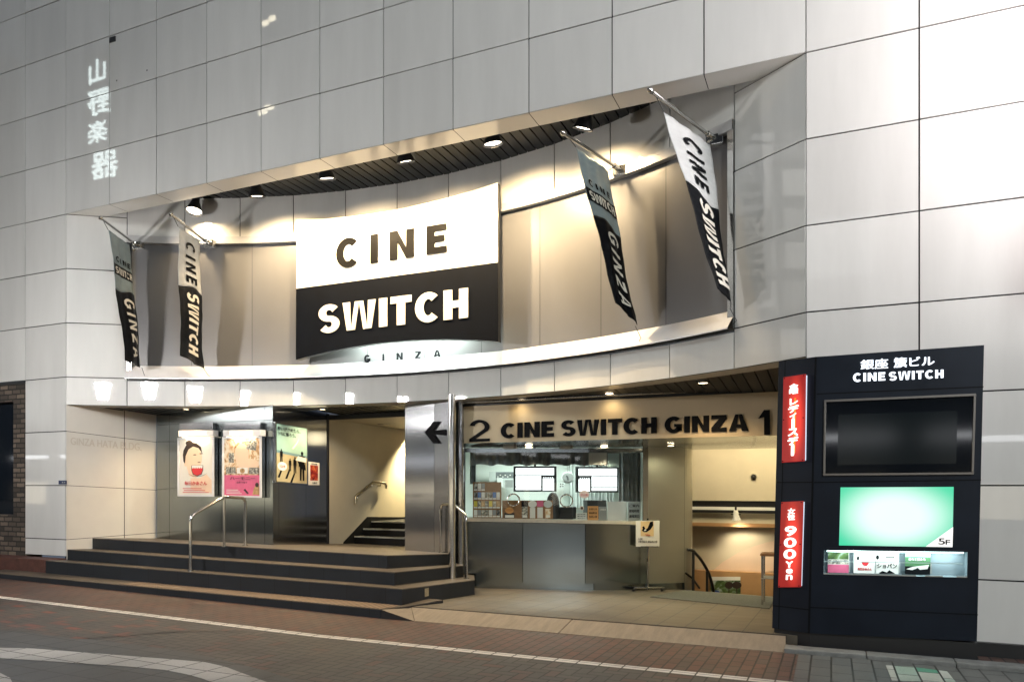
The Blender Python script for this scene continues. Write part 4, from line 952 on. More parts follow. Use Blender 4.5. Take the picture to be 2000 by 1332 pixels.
# ------------------------------------------------------------------ ceiling spotlights in the recess
spots = [(381, 412, (.10, -.55), 'spotlight under the recess ceiling at far left, its lit mouth facing the street'), (500, 380, (-.05, .5), 'second dark spotlight from the left, above the left bannered sheet'),
         (636, 345, (.0, .55), 'dark spotlight above the left end of the big sign'), (789, 312, (.05, .75), 'dark spotlight above the middle of the big sign, mouth turned away'),
         (960, 277, (.1, .4), 'dark spotlight above the right end of the big sign'), (1143, 247, (-.35, .42), 'tilted dark spotlight right of the big sign, above a banner')]
for i, (x, y, tilt, lab) in enumerate(spots):
    c = atz(x, y, ZC - .30); t = thing('spotlight', lab, 'lamp', (c.x, c.y, ZC), 'spotlights hanging in the recess')
    ax = Vector((tilt[0] * .9, tilt[1] * .45, -1)).normalized(); hub = Vector((c.x, c.y, ZC - .05)) - Vector((ax.x, ax.y, 0)) * .15
    prof = [(-.06, .055), (.04, .062), (.10, .064), (.13, .078), (.275, .128), (.29, .131)]
    w = MB(); w.tube([hub + ax * a for a, _ in prof], [r for _, r in prof], 20, caps=False); w.disc(hub, -ax, .045); w.build('housing', M['black'], t, smooth=True)
    w = MB(); w.disc(hub + ax * .262, ax, .117, 24); w.build('lens', M['em_spot'], t)
    w = MB(); w.tube([hub + Vector((0, 0, -.02)), (hub.x, hub.y, ZC + .01)], .02, 8); w.disc((hub.x, hub.y, ZC - .002), (0, 0, -1), .06); w.build('mount', M['black'], t)
    tgt = Vector((c.x + (.25 if i == 0 else .1), arcY(c.x), E + 3.2)) if i in (0, 5) else Vector((c.x + .05, 1.42, E + 3.1))
    lamp('beam', 'SPOT', hub + ax * .30, (150, 500, 720, 740, 700, 220)[i], (1, .74, .42), t, aim=tgt, spot_size=R(140), spot_blend=1.0, shadow_soft_size=.06)

# ------------------------------------------------------------------ recessed downlights under the canopy
dls = [(630, 799, 42, 'round downlight in the canopy ceiling above the posters'), (1373, 747.5, 34, 'round downlight in the canopy ceiling above the number 1'), (884, 797, 26, 'downlight beside the top of the round steel post'), (412, 802, 40, 'downlight hidden behind the band above the face poster')]
for x, y, en, lab in dls:
    c = on_ceiling(x, y)
    if x == 412: c = Vector((-10.35, 1.28, cz(-10.35, 1.28) - .006))
    if x == 884: c = at(872, 790, 1.66); c.y = arcY(c.x) + .45; c.z = cz(c.x, c.y) - .006
    z = c.z
    t = thing('downlight', lab, 'lamp', c, 'canopy downlights')
    w = MB(); n = 20; w.add([(c.x + r * math.cos(6.2832 * k / n), c.y + r * math.sin(6.2832 * k / n), z - dz) for r, dz in ((.065, .0), (.085, .012), (.085, -.01)) for k in range(n)], [(a * n + k, a * n + (k + 1) % n, (a + 1) * n + (k + 1) % n, (a + 1) * n + k) for a in range(2) for k in range(n)]); w.build('ring', M['chrome'], t, smooth=True)
    w = MB(); w.disc((c.x, c.y, z - .001), (0, 0, -1), .064); w.build('lens', M['em_warm'], t)
    lamp('beam', 'SPOT', (c.x, c.y, z - .02), en * 3.4, (1, .72, .40), t, aim=(c.x, c.y, 0), spot_size=R(140), spot_blend=.8, shadow_soft_size=.05)
for px in (1010, 1190):
    c = at(px, 770, FY - .16); c.z = cz(c.x, c.y) - .008; t = thing('downlight', ['downlight hidden behind the band over the first word on the ticket hall fascia', 'downlight hidden behind the band over the second word on the ticket hall fascia'][px > 1100], 'lamp', c, 'canopy downlights')
    w = MB(); w.disc(c, (0, 0, -1), .055); w.build('lens', M['em_warm'], t)
    lamp('beam', 'SPOT', c - Vector((0, 0, .02)), 6, (1, .76, .42), t, aim=(c.x, c.y + .05, 0), spot_size=R(150), spot_blend=.8, shadow_soft_size=.05)
# wall washer in the stair hall and lights of ticket booth and stairwell
WLY = atx(803, 900, SWX).y
t = thing('downlight', 'wall washing downlight in the stair hall ceiling behind the steel pier', 'lamp', (SWX + .4, WLY, tz), 'canopy downlights')
w = MB(); w.disc((SWX + .4, WLY, tz - .004), (0, 0, -1), .07); w.build('lens', M['em_warm'], t)
lamp('beam', 'SPOT', (SWX + .36, WLY, tz - .03), 900, (1, .83, .48), t, aim=(SWX - .25, WLY, .7), spot_size=R(105), spot_blend=.6, shadow_soft_size=.05)
lamp('glow', 'POINT', (SWX + 1.3, SY0 + 1.2, tz - .25), 5, (1, .84, .5), t, shadow_soft_size=.15)
t = thing('ceiling_lamp', 'pale ceiling lamp inside the ticket booth', 'lamp', con(1080, 880, 1.1)); c = ROOT[t.name]
w = MB(); w.box((c.x - .7, c.y - .08, 2.37), (c.x + .7, c.y + .08, 2.41)); w.build('diffuser', M['em_white'], t)
lamp('glow', 'AREA', (c.x, c.y, 2.34), 48, (.86, 1, .93), t, aim=(c.x, c.y, 0), shape='RECTANGLE', size=1.6, size_y=.5)
for i, x in enumerate((1033, 1180)):
    c = con(x, 874, -.10); c.z = con(x, 874, .02).z - .003
    t = thing('downlight', ['small downlight over the left pay window of the booth', 'small downlight over the right pay window of the booth'][i], 'lamp', c, 'pay window downlights')
    w = MB(); w.disc((c.x, c.y, c.z), (0, 0, -1), .06); w.build('lens', M['em_warm'], t)
    lamp('beam', 'SPOT', (c.x, c.y + .16, c.z - .12), 9, (1, .85, .6), t, aim=(c.x, c.y + .3, 1.2), spot_size=R(130), spot_blend=.7, shadow_soft_size=.04)
t = thing('ceiling_lamp', 'yellowish ceiling lamp over the stairs down to screen one', 'lamp', (-1.2, 5.2, 3.0))
w = MB(); w.box((-2.6, 5.1, 3.05), (.9, 5.3, 3.1)); w.build('diffuser', M['em_warm'], t)
lamp('glow', 'AREA', (-1.2, 5.2, 3.03), 52, (1, .88, .56), t, aim=(-1.2, 5.5, 0), shape='RECTANGLE', size=2.4, size_y=.4)
c = con(1310, 876, -.55); c.z = con(1300, 873.5, .02).z + .02
t = thing('downlight', 'greenish downlight in the soffit over the steel sheet right of the booth', 'lamp', c)
w = MB(); w.disc((c.x, c.y, c.z - .03), (0, 0, -1), .05); w.build('lens', M['em_warm'], t)
lamp('beam', 'SPOT', (c.x, c.y, c.z - .05), 130, (1, .92, .55), t, aim=(c.x + .1, c.y + .3, 0), spot_size=R(150), spot_blend=.8, shadow_soft_size=.05)
t = thing('track_spotlight', 'small white track spotlight on the cream stairwell wall', 'lamp', at(1437, 996, WY - .2))
c = at(1437, 996, WY - .2); w = MB(); prof = [(0, .035), (.06, .05), (.13, .06), (.19, .085)]; ax = Vector((.05, .12, -1)).normalized(); w.tube([c + ax * a for a, _ in prof], [r for _, r in prof], 14, caps=False); w.build('housing', M['white_p'], t, smooth=True)
w = MB(); w.disc(c + ax * .18, ax, .08); w.build('lens', M['em_warm'], t); w = MB(); w.tube([c + Vector((0, 0, .06)), c], .02, 8); w.tube([c + Vector((-.09, 0, -.08)), c + Vector((.09, 0, -.08))], .012, 8); w.build('yoke', M['black'], t)
lamp('beam', 'SPOT', c + ax * .22, 40, (1, .85, .6), t, aim=c + Vector((.2, .5, -1.2)), spot_size=R(110), spot_blend=.8, shadow_soft_size=.05)
c = at(1472, 931, WY - .03); t = thing('dome_camera', 'small white dome camera on the cream stairwell wall', 'camera', c)
w = MB(); w.disc(c, (0, -1, 0), .055, 16); w.tube([c + Vector((0, .03, 0)), c], .055, 16); w.build('base', M['white_p'], t); w = MB(); w.tube([c, c + Vector((0, -.025, 0)), c + Vector((0, -.04, 0))], [.04, .032, .01], 14); w.build('dome', M['black'], t, smooth=True)

# ------------------------------------------------------------------ handrails
def zat(P, y): return E - (y - YS) / F * (-ST * P.x + CT * (P.y + DC))
def lift(P, y): return Vector((P.x, P.y, zat(P, y)))
def fillet(path, r=.09, n=5):
    path = [Vector(p) for p in path]; out = [path[0]]
    for a, b, c in zip(path, path[1:], path[2:]):
        q = min(r, (a - b).length * .45, (c - b).length * .45); s, e = b + (a - b).normalized() * q, b + (c - b).normalized() * q
        for k in range(n + 1): u = k / n; out.append(s * (1 - u) ** 2 + b * 2 * u * (1 - u) + e * u * u)
    return out + [path[-1]]
def zl(X, z): return z + sz(X)
P1, P2, P3 = on_floor(372, 1115, mf), on_floor(438, 1067, lf), on_floor(479, 1065, lf)
t = thing('handrail', 'bent steel handrail with three posts on the wide steps', 'handrail', P1, 'steel handrails on the steps')
w = MB(); w.tube(fillet([P1, lift(P1, 1007), lift(P2, 970), lift(P3, 972.5), P3]), .024, 10); w.build('rail', M['chrome'], t, smooth=True)
w = MB(); w.tube([P2, lift(P2, 972)], .019, 10); w.build('post', M['chrome'], t, smooth=True)
w = MB();
for p in (P1, P2, P3): w.tube([p, p + Vector((0, 0, .012))], .045, 14)
w.build('foot', M['chrome'], t)
P1, P2 = on_floor(861, 1079.5, lf), on_floor(911, 1130, mf); Pm = P1.lerp(P2, .52)
t = thing('handrail', 'short steel handrail at the round post, between steps and ticket window', 'handrail', P2, 'steel handrails on the steps')
w = MB(); w.tube(fillet([P1, lift(P1, 984.5), lift(Pm, 984.5), lift(P2, 1006), P2]), .024, 10); w.build('rail', M['chrome'], t, smooth=True)
w = MB();
for p in (P1, P2): w.tube([p, p + Vector((0, 0, .012))], .045, 14)
w.build('foot', M['chrome'], t)
WX = SWX + .075
pts = [atx(x, y, WX) for x, y in ((694.5, 983), (694.5, 969), (729, 941), (753, 943.5), (754.5, 953))]
t = thing('wall_handrail', 'short brass coloured handrail fixed to the cream stair hall wall', 'handrail', pts[0])
w = MB(); w.tube(fillet(pts, .05), .026, 10); w.build('rail', M['brass'], t, smooth=True)
w = MB()
for p in (pts[1].lerp(pts[2], .12), pts[1].lerp(pts[2], .92), pts[2].lerp(pts[3], .6)): w.tube([p, p + Vector((0, 0, -.06)), p + Vector((-.075, 0, -.06))], .013, 8)
w.build('bracket', M['brass'], t)
wy = WELL[0].y
pts = [at(1343, 1073, wy + .10), at(1353, 1074, wy + .15), at(1369, 1092, wy + .35), at(1384, 1117, wy + .6), at(1393, 1147, wy + .85), at(1396, 1175, wy + 1.0)]
t = thing('stair_rail', 'dark curved handrail dropping into the stairwell by the steel column', 'handrail', pts[0])
w = MB(); w.tube(fillet(pts, .2), .026, 10); w.build('rail', M['black'], t, smooth=True)
w = MB(); a = at(1354, 1078, wy + .15); w.tube([a, Vector((a.x, a.y, -.3))], .024, 10); w.build('post', M['black'], t); w = MB(); a = at(1381, 1115, wy + .55); w.tube([a, Vector((a.x, a.y, -.6))], .024, 10); w.build('post', M['black'], t)
w = MB(); w.tube(fillet([at(1338, 1118, wy + .1), at(1352, 1128, wy + .2), at(1366, 1148, wy + .5)], .2), .018, 8); w.build('lower_rail', M['black'], t)

# ------------------------------------------------------------------ poster cases on the steel front
def figure(mb, fm, u, v, h, d, asp, arm=0):
    """standing person silhouette: feet at (u,v), height h in v; asp = width scale"""
    k = h * asp
    fpoly(mb, fm, ell(u, v + h * .93, k * .065, h * .07, 12), d)
    fpoly(mb, fm, [(u - k * .11, v + h * .50), (u + k * .11, v + h * .50), (u + k * .13, v + h * .84), (u, v + h * .86), (u - k * .13, v + h * .84)], d)
    fpoly(mb, fm, [(u - k * .11, v), (u - k * .03, v), (u - k * .005, v + h * .50), (u - k * .11, v + h * .50)], d); fpoly(mb, fm, [(u + k * .03, v), (u + k * .11, v), (u + k * .11, v + h * .50), (u + k * .005, v + h * .50)], d)
    fpoly(mb, fm, [(u - k * .17, v + h * .46), (u - k * .135, v + h * .46), (u - k * .13, v + h * .84)], d); fpoly(mb, fm, [(u + k * .135, v + h * .46), (u + k * .17, v + h * .46), (u + k * .13, v + h * .84)], d)
PY = 1.40
def case(label, x0, x1, ytl, ytr, ybl, ybr, canopy):
    fm = pxmap(PY, x0, x1, ytl, ytr, ybl, ybr); c = fm(.5, 0)
    t = thing('poster_case', label, 'poster case', c, 'lit poster cases on the steel front')
    w = MB(); fslab(w, fm, -.08, -.004); w.build('back_box', M['steel'], t)
    w = MB(); frame(w, fm, .045, .028, -.003, .012); w.build('frame', M['white_frame'], t, bevel=.004)
    cm = pxmap(PY - .05, x0 + 1, x1 - 2, canopy[0], canopy[0] - 1, canopy[1], canopy[1] - 1); w = MB(); fslab(w, cm, -.12, .0); w.build('light_canopy', M['white_frame'], t, bevel=.004)
    w = MB(); fslab(w, sub(cm, .18, .15, .80, .85), .001, .006); w.build('canopy_glow', em('canopy_glow', (1, .86, .62), 1.5), t)
    w = MB(); a, b = cm(0, 0, -.06), cm(1, 0, -.06); w.box((a.x + .04, a.y - .02, a.z - .012), (b.x - .04, a.y + .02, a.z - .002)); w.build('tube', em('canopy_tube', (1, .82, .56), 3), t)
    lamp('glow', 'AREA', ((a.x + b.x) / 2, a.y - .05, a.z - .03), 3, (1, .80, .52), t, aim=((a.x + b.x) / 2, PY + .12, a.z - .8), shape='RECTANGLE', size=.5, size_y=.05)
    w = MB(); hd = pxmap(PY + .02, x0 + 3, x1 - 3, canopy[0] - 14, canopy[0] - 15, canopy[0] - 1, canopy[0] - 2); fslab(w, hd, -.06, 0); w.build('bracket_plate', M['steel'], t)
    return t, sub(fm, .05, .03, .95, .97)
t, fm = case('poster case showing a laughing face with a drawn red mouth', 347.5, 418.5, 855, 853.5, 969, 969.5, (841, 853))
p = MB(); fquad(p, fm, .0); pos = p.build('poster', M['poster_bg'], t)
w = MB(); fpoly(w, fm, ell(.42, .66, .27, .225), .001); fpoly(w, fm, [(.34, .10), (.98, .03), (.98, .26), (.82, .37), (.62, .30), (.34, .30)], .001); fpoly(w, fm, ell(.20, .56, .06, .05), .0015); fpoly(w, fm, [(.22, .50), (.66, .50), (.60, .36), (.50, .30), (.30, .34)], .0016); w.build('face_print', M['skin_l'], pos)
w = MB(); fpoly(w, fm, ell(.30, .93, .11, .055), .002); fpoly(w, fm, [(.10, .72), (.12, .60), (.17, .56), (.19, .70), (.28, .82), (.42, .87), (.58, .84), (.70, .74), (.66, .86), (.52, .93), (.36, .945), (.20, .89), (.12, .80)], .0022)
for cx in (.47, .66): fpoly(w, fm, ell(cx, .72 + (.02 if cx > .5 else 0), .055, .009, 10), .003)
fpoly(w, fm, ell(.60, .585, .05, .008, 8), .003); fpoly(w, fm, [(.25, .385), (.40, .345), (.55, .335), (.72, .35), (.86, .395), (.72, .342), (.55, .327), (.40, .337)], .0032); fpoly(w, fm, [(.365, .53), (.725, .53), (.725, .44), (.68, .365), (.545, .335), (.41, .365), (.365, .44)], .0024); w.build('hair_print', M['hair'], pos)
w = MB(); fpoly(w, fm, [(.38, .525), (.71, .525), (.71, .495), (.38, .495)], .003); 
for k in range(5): fpoly(w, fm, ell(.413 + .066 * k, .495, .028, .022, 10), .0032)
w.build('teeth_print', M['paper'], pos)
w = MB(); fpoly(w, fm, [(.38, .488), (.71, .488), (.705, .43), (.66, .375), (.545, .348), (.43, .375), (.385, .43)], .0028); [fquad(w, sub(fm, .1 + .03 * (k % 2), .035 + .035 * k, .9 - .11 * k, .047 + .035 * k), .0045) for k in range(3)]; jtext(w, '毎日かあさん', sub(fm, .16, .17, .84, .245), .006, .004); w.build('lettering', M['red'], pos)
t, fm = case('poster case with a photo collage above a pink field', 434.5, 511, 854, 851.5, 970, 972, (840, 852))
p = MB(); fquad(p, fm, 0); pos = p.build('poster', M['collage'], t)
w = MB(); fpoly(w, fm, [(0, 0), (1, 0), (1, .36), (0, .36)], .001); w.build('pink_field', M['pink'], pos)
w = MB(); fpoly(w, fm, ell(.50, .72, .20, .20), .001); fpoly(w, fm, ell(.68, .55, .30, .10), .0014); w.build('pale_print', M['skin_l'], pos)
w = MB(); fpoly(w, fm, [(.05, .38), (.33, .38), (.33, .50), (.05, .50)], .002); fpoly(w, fm, [(.70, .38), (.98, .38), (.98, .49), (.70, .49)], .002); fpoly(w, fm, [(.13, .58), (.28, .58), (.28, .75), (.13, .75)], .002); fpoly(w, fm, [(.62, .82), (.9, .78), (.93, .97), (.7, .98)], .002); w.build('small_photo', M['bwphoto'], pos)
w = MB(); fpoly(w, fm, [(.36, .385), (.67, .385), (.67, .49), (.36, .49)], .002); w.build('small_photo', M['paper'], pos)
w = MB(); fpoly(w, fm, ell(.52, .435, .07, .045), .003); fpoly(w, fm, [(.80, .02), (.99, .02), (.99, .17), (.9, .20), (.84, .12)], .003); w.build('small_photo', M['sepia'], pos)
w = MB(); [fquad(w, sub(fm, .06, .03 + .03 * k, .5 - .05 * k, .04 + .03 * k), .0032) for k in range(3)]; w.build('small_print', M['paper'], pos)
w = MB(); jtext(w, 'ハーモニー', sub(fm, .17, .275, .88, .325), .003, .003); jtext(w, '心をつなぐ', sub(fm, .36, .215, .66, .245), .003, .003); fpoly(w, fm, ell(.93, .19, .05, .04), .0035); fpoly(w, fm, [(.55, .10), (.60, .12), (.70, .04), (.66, .03)], .0035); w.build('lettering', M['hair'], pos)
# framed poster on the angled steel wall, small paper poster beside it
def wmap(x0, x1, ytl, ytr, ybl, ybr, off=.02):
    a, b = PA + pn * off, PB + pn * off
    return quadmap(on_line(x0, ybl, a, b), on_line(x1, ybr, a, b), on_line(x1, ytr, a, b), on_line(x0, ytl, a, b))
fm = wmap(537, 601, 823.5, 834.5, 942, 947.5)
t = thing('framed_poster', 'framed poster of silhouettes walking on a beach, on the angled steel wall', 'poster', fm(.5, 0))
w = MB(); frame(w, fm, .035, .022, -.018, .012); w.build('frame', M['chrome'], t, bevel=.003)
fm = sub(fm, .035, .022, .965, .978); p = MB(); fquad(p, fm, 0); pos = p.build('poster', M['sand'], t)
w = MB(); fpoly(w, fm, [(0, .50), (1, .46), (1, 1), (0, 1)], .001); w.build('sky_print', M['teal'], pos)
w = MB(); fpoly(w, fm, [(0, .50), (1, .455), (1, .50), (0, .545)], .0015); w.build('sea_print', pm('sea_print', (.14, .26, .30), .5), pos)
w = MB(); fpoly(w, fm, [(.5, .60), (.56, .60), (.70, .72), (.735, .80), (.66, .72)], .002); fpoly(w, fm, ell(.19, .27, .15, .075), .004); fpoly(w, fm, [(.62, .40), (.98, .38), (.98, .46), (.70, .48)], .0035); w.build('white_print', M['paper'], pos)
w = MB(); 
for u, v, h in ((.16, .33, .24), (.44, .20, .22), (.60, .17, .29), (.84, .05, .52)): figure(w, fm, u, v, h, .003, 1.35)
for u, v in ((.10, .13), (.34, .12), (.50, .06)): fpoly(w, fm, [(u - .06, v - .06), (u + .01, v - .06), (u + .11, v + .10), (u + .07, v + .12)], .002)
fpoly(w, fm, [(.68, .40), (.95, .34), (.97, .24), (.78, .26)], .0034)
w.build('silhouette_print', M['ink'], pos); w = MB(); jtext(w, '酔いがさめたら、', sub(fm, .04, .885, .78, .955), .003, .003); jtext(w, 'うちに帰ろう。', sub(fm, .04, .80, .62, .87), .003, .003); w.build('lettering', M['ink'], pos)
w = MB(); jtext(w, '12/4', sub(fm, .11, .25, .27, .29), .01, .006); w.build('lettering', M['red'], pos)
fm = wmap(602.5, 624, 901, 904, 947, 947)
t = thing('paper_poster', 'small paper notice with a red picture right of the beach poster', 'poster', fm(.5, 0)); w = MB(); fslab(w, fm, -.01, 0); w.build('sheet', M['paper'], t)
w = MB(); fquad(w, sub(fm, .16, .2, .86, .86), .001); w.build('picture', M['redphoto'], t)
w = MB(); jtext(w, '上映中', sub(fm, .3, .06, .75, .13), .01, .002); jtext(w, '近日公開', sub(fm, .25, .9, .75, .95), .006, .002); w.build('lettering', M['ink'], t)
# blue plate on the left pier
fm = pxmap(-.004, 115, 130, 938, 938, 945.5, 945.5); t = thing('address_plate', 'tiny dark blue address plate at the left corner pier', 'sign', fm(.5, 0)); w = MB(); fslab(w, fm, -.004, .006); w.build('plate', M['blue'], t)
w = MB(); fquad(w, sub(fm, .45, .35, .62, .65), .007); fquad(w, sub(fm, .72, .35, .88, .65), .007); w.build('marks', M['grey'], t)
# ------------------------------------------------------------------ inside the ticket booth
def cmap(x0, y0, x1, y1, dep): return quadmap(con(x0, y1, dep), con(x1, y1, dep), con(x1, y0, dep), con(x0, y0, dep))
def stand_on(fm, x0=1080, x1=1080):   # lower edge brought down onto the counter
    a, b, c, d = fm(0, 0), fm(1, 0), fm(1, 1), fm(0, 1); a.z = b.z = (zct(x0) + zct(x1)) / 2 + .001; return quadmap(a, b, c, d)
BD = 2.0
for x0, y0, x1, y1, lab, flip in ((1003, 910, 1087, 960, 'lit screen with black frame left of the round clock in the booth', 0), (1125, 911, 1209, 961.5, 'lit screen with black frame right of the round clock in the booth', 1)):
    dep = .9; fm = cmap(x0, y0, x1, y1, dep); t = thing('monitor', lab, 'screen', fm(.5, 0), 'screens in the ticket booth')
    w = MB(); fslab(w, fm, -.05, 0); w.build('case', M['black'], t, bevel=.006)
    w = MB(); a = fm(.5, 1, -.03); w.tube([a, Vector((a.x, a.y, 2.42))], .02, 8); w.build('hanger', M['black'], t)
    w = MB(); U = (lambda a, b, c, d: (a, b, c, d)) if not flip else (lambda a, b, c, d: (1 - c, b, 1 - a, d))
    for r in ((.05, .65, .94, .92), (.05, .21, .64, .62), (.05, .07, .64, .18), (.68, .05, .94, .52)): fquad(w, sub(fm, *U(*r)), .002)
    w.build('picture', M['em_screen'], t)
    w = MB()
    for k in range(5): fquad(w, sub(fm, *U(.69 + .05 * k, .545, .715 + .05 * k, .57)), .003)
    w.build('picture_marks', M['em_screen'], t)
fm = cmap(923.6, 941, 979, 1008.5, .18); fm = stand_on(fm, 924, 979); t = thing('bulletin_board', 'brown board full of small photos at the left end of the counter', 'board', fm(.5, 0)); w = MB(); fslab(w, fm, -.02, 0); w.build('board', M['wood'], t)
mats = [M['bwphoto'], M['paper'], M['bwphoto'], M['sepia'], M['orange'], M['grey'], pm('blue_card', (.08, .2, .5), .5), pm('yellow_card', (.75, .6, .08), .5)]
for r in range(4):
    for c in range(7):
        if r == 0 and c > 2: continue
        w = MB(); u, v = .04 + .132 * c, .77 - .245 * r; fquad(w, sub(fm, u, v + .04, u + .118, v + .19), .003); k = [0, 2, 0, 1, 3, 0, 5, 2, 6, 0, 7, 1][(r * 5 + c * 3) % 12]; w.build('photo', mats[k], t)
        w = MB(); fquad(w, sub(fm, u, v - .01, u + .118, v + .03), .003); w.build('caption_slip', M['paper'], t)
fm = stand_on(cmap(981, 977, 1080, 1011, .2), 981, 1080); t = thing('leaflet_board', 'low brown board with leaflets and ovals behind the pay window', 'board', fm(.5, 0)); w = MB(); fslab(w, fm, -.015, 0); w.build('board', M['wood'], t)
for u0, u1, mt, hv, top in ((.04, .24, 'hair', .32, 'orange'), (.385, .50, 'bwphoto', .66, 'ink'), (.545, .65, 'paper', .6, 'paper'), (.69, .80, 'paper', .62, 'pink'), (.85, .95, 'collage', .55, 'curtain_w')):
    w = MB(); fslab(w, sub(fm, u0, .03, u1, hv), .001, .006); w.build('leaflet', M[mt], t)
    w = MB()
    if top in ('paper', 'curtain_w', 'orange'): fpoly(w, fm, ell((u0 + u1) / 2, .8 if top != 'orange' else .45, .085, .2 if top != 'orange' else .17), .009)
    else: fquad(w, sub(fm, u0 - .01, .66, u1 + .01, .98), .008)
    w.build('leaflet_tag', M[top], t)
    w = MB(); fquad(w, sub(fm, u0 + .015, .06, u1 - .01, .2), .0075); w.build('price_slip', M['paper'], t)
for x, y, r, lab in ((1003, 976, 11.5, 'round voice opening with a metal rim in the left half of the booth glass'), (1106, 977.5, 12, 'round voice opening with a metal rim in the right half of the booth glass')):
    c = con(x, y, .01); d, nn = cdir(x); rr = (con(x + r, y, .01) - con(x, y, .01)).length; t = thing('speaking_hole', lab, 'window fitting', c, 'voice openings in the booth glass')
    w = MB(); pts = [c - nn * .012 + d * rr * math.cos(a * .2618) + Vector((0, 0, rr * math.sin(a * .2618))) for a in range(25)]; w.tube(pts, .012, 6, caps=False); w.build('rim', M['chrome'], t, smooth=True)
    w = MB()
    for a in range(12): q = c - nn * .02 + d * rr * math.cos(a * .5236) + Vector((0, 0, rr * math.sin(a * .5236))); w.tube([q, q - nn * .012], .012, 6)
    w.build('rivet', M['chrome'], t)
    w = MB(); w.disc(c + nn * .005, -nn, rr * .93, 24); w.build('pane', M['glass'], t)
ZCT = zct(1090); c = con(1080, 1011, .38); d, nn = cdir(1080); c.z = ZCT; t = thing('desk_camera', 'black domed machine on the counter between the two pay windows', 'machine', c)
s_ = (con(1093, 1000, .42) - con(1067, 1000, .42)).length / 2
w = MB(); w.tube([c + Vector((0, 0, z)) for z in (0, .16, .28, .36, .42, .455)], [s_ * 1.0, s_, s_ * .96, s_ * .8, s_ * .5, s_ * .08], 18); w.build('dome', M['black'], t, smooth=True)
w = MB(); q = con(1104, 1011, .36); q.z = ZCT; w.box((q.x - .16, q.y - .08, ZCT), (q.x + .16, q.y + .1, ZCT + .2)); w.build('base_unit', M['black'], t, bevel=.012)
c = con(1109, 932, 1.2); d, nn = cdir(1109); t = thing('wall_clock', 'grey oval clock hanging between the two booth screens', 'clock', c); rx = (con(1120, 932, 1.2) - c).length
w = MB(); w.disc(c - nn * .02, -nn, rx, 28, rx * .82); w.build('face', M['grey'], t); w = MB(); w.tube([c + Vector((0, 0, .0)), c + Vector((0, 0, -.1)) * .0 + nn * .02], [rx * 1.05, rx * 1.05], 28); w.build('rim', M['white_p'], t)
w = MB(); w.tube([c - nn * .025, c - nn * .025 + Vector((0, 0, -rx * .5))], .006, 6); w.tube([c - nn * .025, c - nn * .025 + d * -.03 + Vector((0, 0, rx * .3))], .006, 6); w.build('hand', M['black'], t)
w = MB(); w.tube([c + Vector((0, 0, rx * .8)), Vector((c.x, c.y, 2.40))], .005, 6); w.build('cord', M['grey'], t)
fm = cmap(1091.5, 942, 1102.5, 953, BD); t = thing('socket_outlet', 'four hole outlet plate on the booth back wall', 'outlet', fm(.5, 0)); w = MB(); fslab(w, fm, -.04, .0); w.build('plate', M['curtain_w'], t); w = MB(); [fquad(w, sub(fm, a, b, a + .24, b + .2), .002) for a in (.18, .58) for b in (.2, .6)]; w.build('hole', M['ink'], t)
fm = cmap(955, 921, 1003, 953, BD - .1); t = thing('control_panel', 'wall panel with dark buttons and a white telephone in the booth', 'panel', fm(.5, 0)); w = MB(); fslab(w, fm, -.08, 0); w.build('case', M['curtain_w'], t)
w = MB(); fquad(w, sub(fm, .28, .6, 1, .98), .002); w.build('dark_plate', M['curtain'], t); w = MB()
for a in range(6): fquad(w, sub(fm, .34 + .1 * a, .66 + .1 * (a % 2), .39 + .1 * a, .72 + .1 * (a % 2)), .004)
w.build('button', M['paper'], t); w = MB(); fslab(w, sub(fm, .32, .02, .55, .62), .005, .05); w.build('telephone', M['white_p'], t, bevel=.01)
w = MB(); fquad(w, sub(fm, .66, .05, .98, .5), .004); w.build('keypad', M['grey'], t)
def card(nm, lab, cat, box, mt, dep=.12, text=None, tm='ink', fl=0):
    fm = stand_on(cmap(*box, dep), box[0], box[2]); t = thing(nm, lab, cat, fm(.5, 0)); w = MB(); fslab(w, fm, -.008, 0); w.build('sheet', M[mt], t)
    if text:
        w = MB()
        for k, s in enumerate(text):
            v = .80 - .27 * k; jtext(w, s, sub(fm, .12, v - .09, .88, v + .06), .006, .002)
        w.build('lettering', M[tm], t)
    return fm
card('price_card', 'small white notice card with three lines left of the orange card', 'card', (1125, 1001, 1146, 1014), 'paper', .10, ['前売券', '販売中', '窓口へ'])
card('orange_card', 'orange notice card on the booth counter', 'card', (1148, 988, 1168.5, 1014), 'orange', .11, ['お知らせ', '映画料金', '各回入替'])
card('leaflet_card', 'grey blue leaflet right of the orange card', 'card', (1169.5, 989, 1185, 1014), 'grey', .12, ['上映案内'], 'paper')
card('white_notice', 'wide white notice sheet behind the glass left of the grey document', 'card', (1187, 979, 1224, 1014), 'paper', .16, None)
card('document', 'grey typed document at the right end of the booth glass', 'card', (1226, 979, 1251, 1014.5), 'curtain_w', .06, ['ご案内', '開場時間', '劇場窓口'])
c = con(1136, 992, .03); d, nn = cdir(1136); t = thing('round_sticker', 'round brown sticker on the booth glass', 'sticker', c); w = MB(); w.disc(c - nn * .02, -nn, .033); w.build('disc', M['mural'], t); w = MB(); w.disc(c - nn * .022, -nn, .022); w.build('print', M['hair'], t)
c = con(1141, 965, .8); t = thing('oval_label', 'pink oval label hanging below the right screen', 'sign', c); rx = (con(1151, 965, .8) - c).length; w = MB(); w.disc(c, -nn, rx, 24, rx * .72); w.build('plate', pm('pale_pink', (.8, .6, .55), .5), t)
fm = quadmap(c - d * rx * .7 + Vector((0, 0, -.03)), c + d * rx * .7 + Vector((0, 0, -.03)), c + d * rx * .7 + Vector((0, 0, .01)), c - d * rx * .7 + Vector((0, 0, .01))); w = MB(); jtext(w, 'チケット窓口', fm, .004, .002); w.build('lettering', M['red'], t)
